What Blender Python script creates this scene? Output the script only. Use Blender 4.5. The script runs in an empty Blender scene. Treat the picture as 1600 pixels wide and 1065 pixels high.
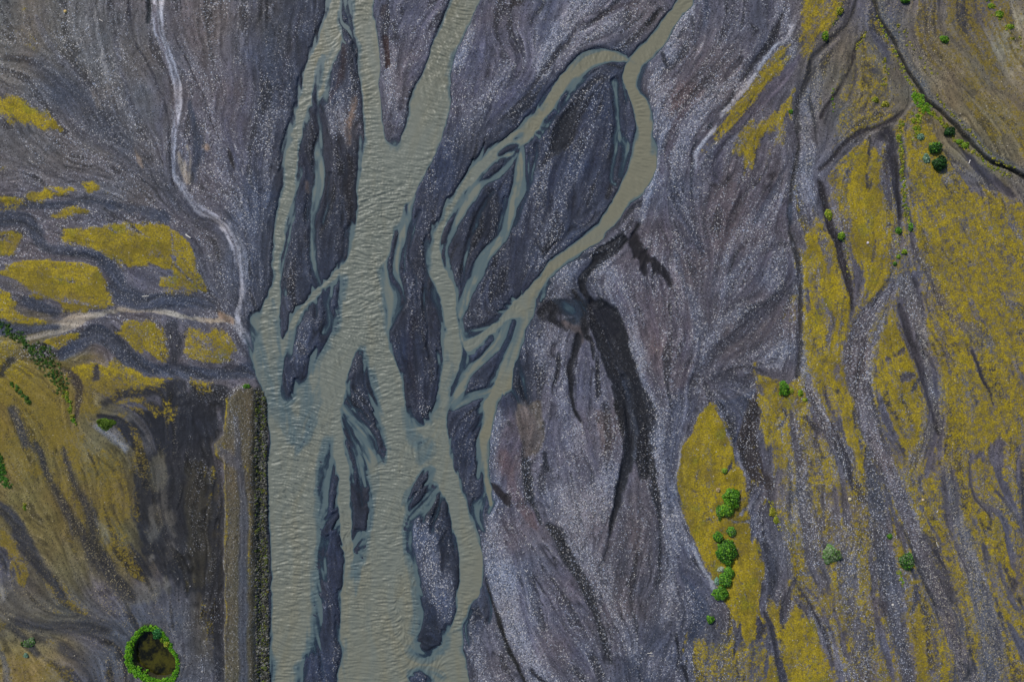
import bpy, math, random
import numpy as np
C = bpy.context.scene
COL = C.collection
R = math.radians
random.seed(4); rng = np.random.default_rng(11)

# ------------------------------------------------------------------ camera, sky, sun
S = 0.2                                   # metres per photo pixel at ground level
CX, CY = 800.0, 532.5
cam = bpy.data.cameras.new('camera'); camo = bpy.data.objects.new('camera', cam); COL.objects.link(camo)
cam.lens = 24; cam.sensor_width = 36; cam.clip_end = 6000
camo.location = (0, 0, 213.6); camo.rotation_euler = (0, 0, 0)
C.camera = camo
SUN_EL, SUN_AZ = 42, 128                  # azimuth of the direction the light comes from, degrees ccw from +x
wd = bpy.data.worlds.new('World'); C.world = wd; wd.use_nodes = True
nt = wd.node_tree
sky = nt.nodes.new('ShaderNodeTexSky'); sky.sky_type = 'NISHITA'; sky.sun_disc = False
sky.sun_elevation = R(SUN_EL); sky.sun_rotation = R(90 - SUN_AZ)
nt.links.new(sky.outputs[0], nt.nodes['Background'].inputs[0]); nt.nodes['Background'].inputs[1].default_value = 0.085
sl = bpy.data.lights.new('sun', 'SUN'); sl.energy = 3.3; sl.angle = R(0.6); sl.color = (1, .955, .89)
so = bpy.data.objects.new('sun', sl); COL.objects.link(so)
so.rotation_euler = (R(90 - SUN_EL), 0, R(SUN_AZ + 90)); so.location = (0, 0, 150)
C.view_settings.view_transform = 'Standard'; C.view_settings.look = 'None'
C.view_settings.exposure = 0.10; C.view_settings.gamma = 1.0; C.view_settings.use_curve_mapping = False

def wx(px): return (px - CX) * S
def wy(py): return (CY - py) * S

# ------------------------------------------------------------------ raster helpers (plan of the valley floor)
X0, Y0, X1, Y1, ST = -240., -200., 1840., 1270., 1.25
NW = int((X1 - X0) / ST) + 1; NH = int((Y1 - Y0) / ST) + 1
gx = (X0 + ST * np.arange(NW)).astype(np.float32); gy = (Y0 + ST * np.arange(NH)).astype(np.float32)

def vnoise(h, w, cell, seed, ay=1.0):
    """smooth value noise on an h x w raster, cell size in cells"""
    r = np.random.default_rng(seed)
    cy = cell * ay
    lat = r.random((int(h / cy) + 4, int(w / cell) + 4), dtype=np.float32)
    def wts(n, c):
        t = np.arange(n, dtype=np.float32) / c; i = t.astype(int); f = t - i
        return i, f * f * (3 - 2 * f)
    iy, fy = wts(h, cy); ix, fx = wts(w, cell)
    a = lat[iy] * (1 - fy)[:, None] + lat[iy + 1] * fy[:, None]
    return a[:, ix] * (1 - fx) + a[:, ix + 1] * fx

def fbm(h, w, cell, seed, octs=4, ay=1.0, gain=.5):
    o = np.zeros((h, w), np.float32); a = 1.; s = 0.
    for k in range(octs):
        if cell < 1.2: break
        o += a * (vnoise(h, w, cell, seed + k * 13, ay) - .5); s += a * a; a *= gain; cell /= 2
    return o / (math.sqrt(s) * .5)            # about -1..1

def bil(a, y, x):
    h, w = a.shape[:2]
    x = np.clip(x, 0, w - 1.001); y = np.clip(y, 0, h - 1.001)
    i = y.astype(np.int32); j = x.astype(np.int32); fy = y - i; fx = x - j
    if a.ndim == 3: fy = fy[..., None]; fx = fx[..., None]
    return (a[i, j] * (1 - fx) + a[i, j + 1] * fx) * (1 - fy) + (a[i + 1, j] * (1 - fx) + a[i + 1, j + 1] * fx) * fy

def blur(a, r, n=2):
    for _ in range(n):
        for ax in (0, 1):
            p = [(0, 0), (0, 0)]; p[ax] = (r + 1, r)
            c = np.cumsum(np.pad(a, p, mode='edge'), axis=ax, dtype=np.float64)
            k = 2 * r + 1
            if ax == 0: a = ((c[k:] - c[:-k]) / k).astype(np.float32)
            else: a = ((c[:, k:] - c[:, :-k]) / k).astype(np.float32)
    return a

def lic(n, vx, vy, doublings, step=1.0):
    h, w = n.shape
    yy, xx = np.meshgrid(np.arange(h, dtype=np.float32), np.arange(w, dtype=np.float32), indexing='ij')
    def bwd(n_, sgn):
        dx, dy = vx * step * sgn, vy * step * sgn; a = n_
        for k in range(doublings):
            py, px = yy + dy, xx + dx
            a = (a + bil(a, py, px)) * .5
            if k < doublings - 1:
                dx, dy = dx + bil(dx, py, px), dy + bil(dy, py, px)
        return a
    a = (bwd(n, 1) + bwd(n, -1)) * .5
    a = a - blur(a, 40, 1)
    return a / (a.std() + 1e-6)

def cr(pts, sub=4, closed=False):
    """Catmull-Rom through the points (any number of columns)"""
    p = np.array(pts, dtype=np.float32)
    if closed: q = np.vstack([p[-1], p, p[0], p[1]])
    else: q = np.vstack([2 * p[0] - p[1], p, 2 * p[-1] - p[-2]])
    out = []
    for i in range(1, len(q) - 2):
        a, b, c, d = q[i - 1], q[i], q[i + 1], q[i + 2]
        for k in range(sub):
            t = k / sub
            out.append(.5 * (2 * b + (c - a) * t + (2 * a - 5 * b + 4 * c - d) * t * t + (3 * b - a - 3 * c + d) * t ** 3))
    if not closed: out.append(p[-1])
    return np.array(out, dtype=np.float32)

n1 = fbm(NH, NW, 22, 1, 4); n2 = fbm(NH, NW, 22, 2, 4)
XX, YY = np.meshgrid(gx, gy)
XW = XX + 2.2 * n1; YW = YY + 2.6 * n2     # ragged plan coordinates

def win(a, b, c, d):
    i0 = max(0, int((b - Y0) / ST)); i1 = min(NH, int((d - Y0) / ST) + 2)
    j0 = max(0, int((a - X0) / ST)); j1 = min(NW, int((c - X0) / ST) + 2)
    return slice(i0, max(i0, i1)), slice(j0, max(j0, j1))

def stroke(pts, w=None, m=14):
    """distance inside (positive) a line of varying width; pts rows x, y[, width]"""
    if w is not None: pts = [(p[0], p[1], w) for p in pts]
    p = cr(pts, 4); p[:, 2] = np.maximum(p[:, 2], .2) * .5
    mw = p[:, 2].max() + m
    W0 = win(p[:, 0].min() - mw, p[:, 1].min() - mw, p[:, 0].max() + mw, p[:, 1].max() + mw)
    out = np.full((W0[0].stop - W0[0].start, W0[1].stop - W0[1].start), -float(m), np.float32)
    if out.size == 0: return W0, out
    for a, b in zip(p[:-1], p[1:]):
        q = max(a[2], b[2]) + m + 5
        w_ = win(min(a[0], b[0]) - q, min(a[1], b[1]) - q, max(a[0], b[0]) + q, max(a[1], b[1]) + q)
        if w_[0].start >= w_[0].stop or w_[1].start >= w_[1].stop: continue
        w_ = (slice(max(w_[0].start, W0[0].start), min(w_[0].stop, W0[0].stop)), slice(max(w_[1].start, W0[1].start), min(w_[1].stop, W0[1].stop)))
        if w_[0].start >= w_[0].stop or w_[1].start >= w_[1].stop: continue
        x, y = XW[w_], YW[w_]; d = b[:2] - a[:2]; L = float(d @ d) + 1e-6
        t = np.clip(((x - a[0]) * d[0] + (y - a[1]) * d[1]) / L, 0, 1)
        v = a[2] + (b[2] - a[2]) * t - np.hypot(x - a[0] - t * d[0], y - a[1] - t * d[1])
        o = out[w_[0].start - W0[0].start:w_[0].stop - W0[0].start, w_[1].start - W0[1].start:w_[1].stop - W0[1].start]
        np.maximum(o, v, out=o)
    return W0, out

def poly(pts, m=24, smooth=True, full=False):
    """signed distance to an outline, positive inside, clipped at m"""
    p = cr(pts, 3, True) if smooth else np.array(pts, np.float32)
    W0 = win(p[:, 0].min() - m, p[:, 1].min() - m, p[:, 0].max() + m, p[:, 1].max() + m)
    i0, j0 = W0[0].start, W0[1].start
    hh, ww = W0[0].stop - i0, W0[1].stop - j0
    d2 = np.full((hh, ww), float(m * m), np.float32); ins = np.zeros((hh, ww), bool)
    if d2.size == 0: return W0, d2
    for a, b in zip(p, np.roll(p, -1, 0)):
        q = m + 6
        w_ = win(min(a[0], b[0]) - q, min(a[1], b[1]) - q, max(a[0], b[0]) + q, max(a[1], b[1]) + q)
        w_ = (slice(max(w_[0].start, i0), min(w_[0].stop, i0 + hh)), slice(max(w_[1].start, j0), min(w_[1].stop, j0 + ww)))
        if w_[0].start < w_[0].stop and w_[1].start < w_[1].stop:
            x, y = XW[w_], YW[w_]; d = b - a; L = float(d @ d) + 1e-6
            t = np.clip(((x - a[0]) * d[0] + (y - a[1]) * d[1]) / L, 0, 1)
            v = (x - a[0] - t * d[0]) ** 2 + (y - a[1] - t * d[1]) ** 2
            o = d2[w_[0].start - i0:w_[0].stop - i0, w_[1].start - j0:w_[1].stop - j0]
            np.minimum(o, v, out=o)
        r_ = win(X0, min(a[1], b[1]) - 8, max(a[0], b[0]) + 8, max(a[1], b[1]) + 8)
        r_ = (slice(max(r_[0].start, i0), min(r_[0].stop, i0 + hh)), slice(j0, min(r_[1].stop, j0 + ww)))
        if r_[0].start < r_[0].stop and r_[1].start < r_[1].stop and abs(a[1] - b[1]) > 1e-6:
            x, y = XW[r_], YW[r_]
            c = ((a[1] <= y) != (b[1] <= y)) & (x < a[0] + (y - a[1]) / (b[1] - a[1]) * (b[0] - a[0]))
            ins[r_[0].start - i0:r_[0].stop - i0, r_[1].start - j0:r_[1].stop - j0] ^= c
    d = np.sqrt(d2); return W0, np.where(ins, d, -d)

def ss(a, b, x):
    t = np.clip((x - a) / (b - a), 0, 1); return t * t * (3 - 2 * t)

# ------------------------------------------------------------------ traced plan: the braided river
RIVER = [(425,430),(418,455),(408,485),(401,510),(396,545),(401,582),(412,612),(417,655),(419,710),(420,810),(422,910),(424,1065),(424,1200),(422,1400),
 (735,1400),(735,1200),(733,1065),(731,1043),(727,1010),(726,977),(734,950),(747,927),(756,897),(752,860),(746,827),(736,797),(723,760),(710,723),(704,705),(702,688),(701,655),(704,615),(718,575),(724,545),
 (722,512),(715,482),(709,448),(697,422),(691,392),(696,355),(708,337),(724,310),(743,282),(767,261),(797,243),(817,228),(837,212),(860,180),(883,147),(910,117),(930,103),(952,98),(976,101),(986,96),(975,82),
 (943,75),(910,80),(890,100),(867,130),(847,160),(823,190),(797,211),(763,239),(733,266),(710,301),(690,335),(678,358),(673,382),(667,408),(670,432),(682,455),(690,478),(694,515),(692,555),(687,602),(681,635),(669,656),(656,667),(643,664),
 (637,638),(630,595),(617,562),(608,528),(603,488),(598,435),(607,398),(623,355),(634,327),(650,300),(670,263),(690,220),(700,183),(705,150),(708,103),(717,73),(733,37),(752,0),(772,-40),(870,-250),
 (800,-250),(722,-40),(702,0),(690,33),(673,73),(657,117),(641,160),(634,187),(627,218),(617,229),(605,221),(598,193),(594,150),(592,110),(592,67),(588,40),(585,0),(578,-60),(560,-250),(520,-250),(543,-60),
 (548,0),(552,43),(558,83),(562,133),(565,173),(567,213),(563,253),(558,300),(552,355),(544,396),(530,419),(500,444),(470,476),(452,504),(441,527),(437,505),(441,455),(441,405),(449,355),(453,333),(461,300),(467,260),(471,217),(477,187),(487,165),(491,133),(501,90),
 (505,88),(502,110),(494,140),(497,158),(506,150),(515,123),(529,83),(537,50),(531,28),(534,0),(545,-60),(550,-160),(500,-160),(512,-60),(514,0),(500,50),(480,97),(463,167),(453,213),(443,267),(433,317),(428,355),(422,412)]
R2 = [(1100,-110),(1057,0),(1037,27),(1020,50),(1000,70),(982,90),(975,105),(975,127),(983,153),(990,173),(992,200),(986,227),(981,260),(970,287),(957,317),(940,343),(923,357),(890,382),(860,408),(840,433),(820,455),(803,470),
 (785,490),(760,512),(727,533),(722,545),(735,548),(765,524),(795,506),(812,498),(806,520),(795,545),(780,575),(774,598),(758,625),(752,655),(749,688),(749,720),(754,745),(763,785),(768,785),(767,750),(766,710),(770,670),(777,640),(787,620),(799,610),
 (804,575),(815,550),(822,522),(836,490),(843,457),(860,436),(887,414),(913,393),(943,371),(960,355),(987,320),(1006,302),(1019,273),(1026,240),(1023,207),(1021,173),(1014,157),(1000,146),(998,125),(1004,106),(1017,96),(1040,73),(1054,43),(1073,20),(1087,0),(1140,-110),(1180,-250),(1150,-250)]
ISLES = [  # outline, softness of its shore in photo px
 ([(531,434),(531,455),(524,495),(508,535),(489,562),(471,592),(460,612),(448,624),(441,610),(446,570),(452,545),(463,515),(478,485),(503,459)],(1.2,3.0)),
 ([(555,550),(547,572),(539,622),(535,655),(539,688),(543,712),(548,743),(550,790),(550,825),(553,856),(558,876),(564,855),(573,827),(578,797),(577,768),(568,735),(580,730),(593,712),(595,672),(587,628),(577,595),(563,560)],(.4,3.4)),
 ([(516,690),(508,715),(504,740),(504,777),(506,800),(505,843),(504,883),(501,917),(501,983),(490,1018),(470,1040),(465,1065),(455,1200),(500,1300),(520,1200),(525,1065),(528,1047),(535,1020),(529,1000),(529,963),(535,927),(538,887),(533,843),(527,790),(524,740)],(4,.3)),
 ([(677,733),(657,744),(643,762),(639,785),(640,801),(648,795),(660,782),(668,762)],(1.2,2.0)),
 ([(684,765),(674,780),(660,800),(645,806),(639,827),(645,867),(652,910),(659,943),(659,970),(650,1003),(653,1020),(673,1022),(689,1008),(700,987),(709,957),(714,923),(716,893),(712,853),(706,820),(696,790)],(3.2,.3)),
 ([(655,1048),(640,1066),(630,1110),(650,1140),(668,1110),(672,1066)],2),
 ([(806,216),(813,209),(819,208),(813,215)],1), ([(782,241),(795,230),(806,226),(797,234)],1),
]
SHALLOW = [  # (x, y, width) ... depth of the film of water
 ([(497,150,8),(498,180,7),(500,207,6),(496,240,11),(500,277,18),(495,310,15),(490,345,9),(489,388,8),(493,422,7),(500,444,6)],.13),
 ([(505,458,5),(510,480,9),(516,500,12),(508,520,12)],.07), ([(494,478,3),(494,498,3)],.05),
 ([(647,307,4),(638,333,8),(630,365,12),(621,398,12),(619,425,10),(628,448,4),(634,470,3)],.17),
 ([(643,345,3),(634,392,4),(632,425,3)],.05),
 ([(600,410,8),(604,440,16),(613,465,28),(612,490,20),(606,512,10)],.12),
 ([(634,470,4),(622,486,10),(612,510,10)],.07),
 ([(806,238,6),(800,250,7),(785,270,9),(755,288,9),(737,308,13),(717,340,10),(706,365,8),(699,390,6),(700,415,5)],.20),
 ([(815,232,8),(812,264,20),(809,294,22),(797,330,18),(788,365,13),(762,398,15),(743,435,18),(722,475,18),(718,495,10)],.22),
 ([(838,225,5),(836,255,7),(828,285,8),(815,305,8)],.05), ([(790,310,7),(783,345,6),(775,375,5)],.05),
 ([(730,535,30),(765,515,24),(800,490,22),(830,475,22)],.05),
 ([(820,500,20),(800,540,26),(785,580,24),(770,612,18)],.05),
 ([(722,560,22),(720,590,26),(708,630,18)],.06),
 ([(796,502,13),(782,532,15),(766,551,14),(744,571,14),(726,592,15),(709,628,14)],.22),
 ([(770,613,15),(736,619,14),(708,634,16)],.14),
 ([(785,617,5),(797,610,4),(803,614,3),(810,628,3)],.10),
 ([(683,440,14),(680,462,16),(692,500,10),(696,530,6)],.06), ([(668,410,8),(667,450,5),(672,480,3)],.05),
 ([(770,783,6),(763,800,8)],.05), ([(759,745,6),(757,775,8),(745,795,20),(748,815,16),(757,830,8)],.07),
 ([(752,915,3),(764,935,4),(768,955,6),(763,973,3)],.09),
 ([(683,762,10),(665,785,11),(650,803,11),(640,812,8)],.15), ([(668,785,5),(663,815,4)],.06),
 ([(641,800,14),(638,830,12),(642,860,12)],.05),
 ([(963,128,10),(967,187,8),(961,233,7),(957,280,6),(963,290,4)],.11), ([(965,200,9),(978,225,14),(977,250,12),(972,275,9)],.08),
 ([(1008,95,10),(999,115,9),(997,140,10),(1012,155,8)],.08),
 ([(538,635,10),(555,662,18),(573,695,22),(585,735,20)],.13), ([(540,640,8),(562,640,4),(578,660,4)],.05),
 ([(520,700,10),(508,740,14),(506,780,12),(508,805,8)],.06), ([(527,800,3),(515,808,5),(505,820,8)],.06),
 ([(550,760,3),(562,770,3),(572,785,3)],.04), ([(553,850,12),(560,835,12)],.05),
 ([(646,667,26),(663,675,22),(680,660,14)],.14), ([(640,640,6),(645,665,10)],.08),
 ([(402,500,24),(405,530,26),(412,570,26),(420,610,20)],.10), ([(384,525,4),(392,550,8),(398,575,10)],.05),
 ([(484,1030,3),(478,1050,8),(472,1065,12)],.05), ([(492,1010,4),(500,1035,3),(505,1060,2)],.04),
 ([(650,1018,16),(665,1026,16),(680,1018,12)],.05), ([(655,1040,5),(672,1045,10),(688,1052,8)],.05),
 ([(442,608,8),(446,625,12),(455,622,12)],.07), ([(540,38,5),(545,44,8)],.08),
 ([(640,1000,12),(646,960,7),(640,900,7),(635,850,6)],.05), ([(848,462,10),(852,440,6)],.05),
 ([(655,330,3),(646,360,4),(640,400,3),(650,440,3),(655,470,2)],.05), ([(690,380,3),(684,400,4),(680,430,4)],.05), ([(665,430,3),(664,470,4),(668,510,3),(672,560,2)],.04),
 ([(770,300,4),(750,330,7),(735,370,8),(728,410,7),(722,450,6)],.05), ([(825,240,5),(828,280,6),(818,320,6),(803,350,7)],.05), ([(800,335,4),(780,370,5),(752,405,6),(738,440,6),(730,480,5)],.06),
 ([(545,625,3),(560,650,6),(575,670,8),(590,700,8)],.07), ([(540,660,6),(552,690,10),(565,725,12),(572,760,8)],.09), ([(550,700,5),(560,740,6),(568,790,4)],.06), ([(520,720,6),(512,760,8),(508,800,6)],.06),
 ([(676,745,4),(665,775,6),(655,800,5)],.08), ([(690,770,3),(684,800,4),(676,830,3)],.05), ([(640,830,6),(646,880,6),(655,930,5)],.05), ([(520,440,5),(512,470,10),(514,510,8)],.07),
 ([(470,230,3),(480,260,4),(484,300,4),(480,350,3)],.03), ([(470,500,4),(458,530,6),(450,560,5)],.05), ([(510,140,4),(503,190,6),(500,240,8)],.06), ([(515,270,4),(512,310,5),(505,350,4)],.04),
 ([(735,955,3),(728,985,4),(735,1010,3)],.05), ([(812,560,6),(818,590,8),(822,620,5)],.03), ([(845,470,6),(850,450,8),(860,440,4)],.04), ([(1010,100,8),(1002,120,8),(1000,138,8)],.06),
 ([(885,480,26),(905,478,20),(912,490,14)],.025), ([(617,226,14),(612,232,10)],.09),
 ([(818,205,7),(835,190,7),(850,168,6)],.06), ([(843,214,8),(862,190,6),(890,150,6)],.06),
]
n_guides = [s for s, _ in SHALLOW] + [
 [(520,0,0),(500,60,0),(475,140,0),(462,213,0),(448,280,0),(437,355,0),(432,420,0),(425,500,0),(420,600,0),(440,700,0),(455,850,0),(455,1065,0),(450,1300,0)],
 [(560,-200,0),(566,0,0),(575,100,0),(580,190,0),(585,260,0),(585,350,0),(575,450,0),(560,520,0),(525,600,0),(490,680,0),(465,800,0),(460,950,0)],
 [(800,-200,0),(725,0,0),(690,110,0),(665,180,0),(635,250,0),(600,350,0),(580,450,0),(585,530,0),(605,600,0),(620,700,0),(600,820,0),(600,950,0),(620,1065,0),(620,1300,0)],
 [(1120,-200,0),(1072,0,0),(1040,50,0),(990,95,0),(985,130,0),(1003,180,0),(1006,230,0),(995,280,0),(965,330,0),(900,385,0),(850,430,0),(820,490,0),(805,540,0),(785,590,0),(765,640,0),(757,700,0),(760,760,0)],
 [(975,92,0),(930,88,0),(900,100,0),(870,140,0),(830,200,0),(770,245,0),(715,310,0),(685,370,0),(682,420,0),(705,470,0),(708,540,0),(695,620,0),(693,680,0),(715,760,0),(738,840,0),(735,910,0),(715,980,0),(710,1065,0),(705,1300,0)],
 [(630,700,0),(650,690,0),(680,670,0)][::-1],
]

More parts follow.
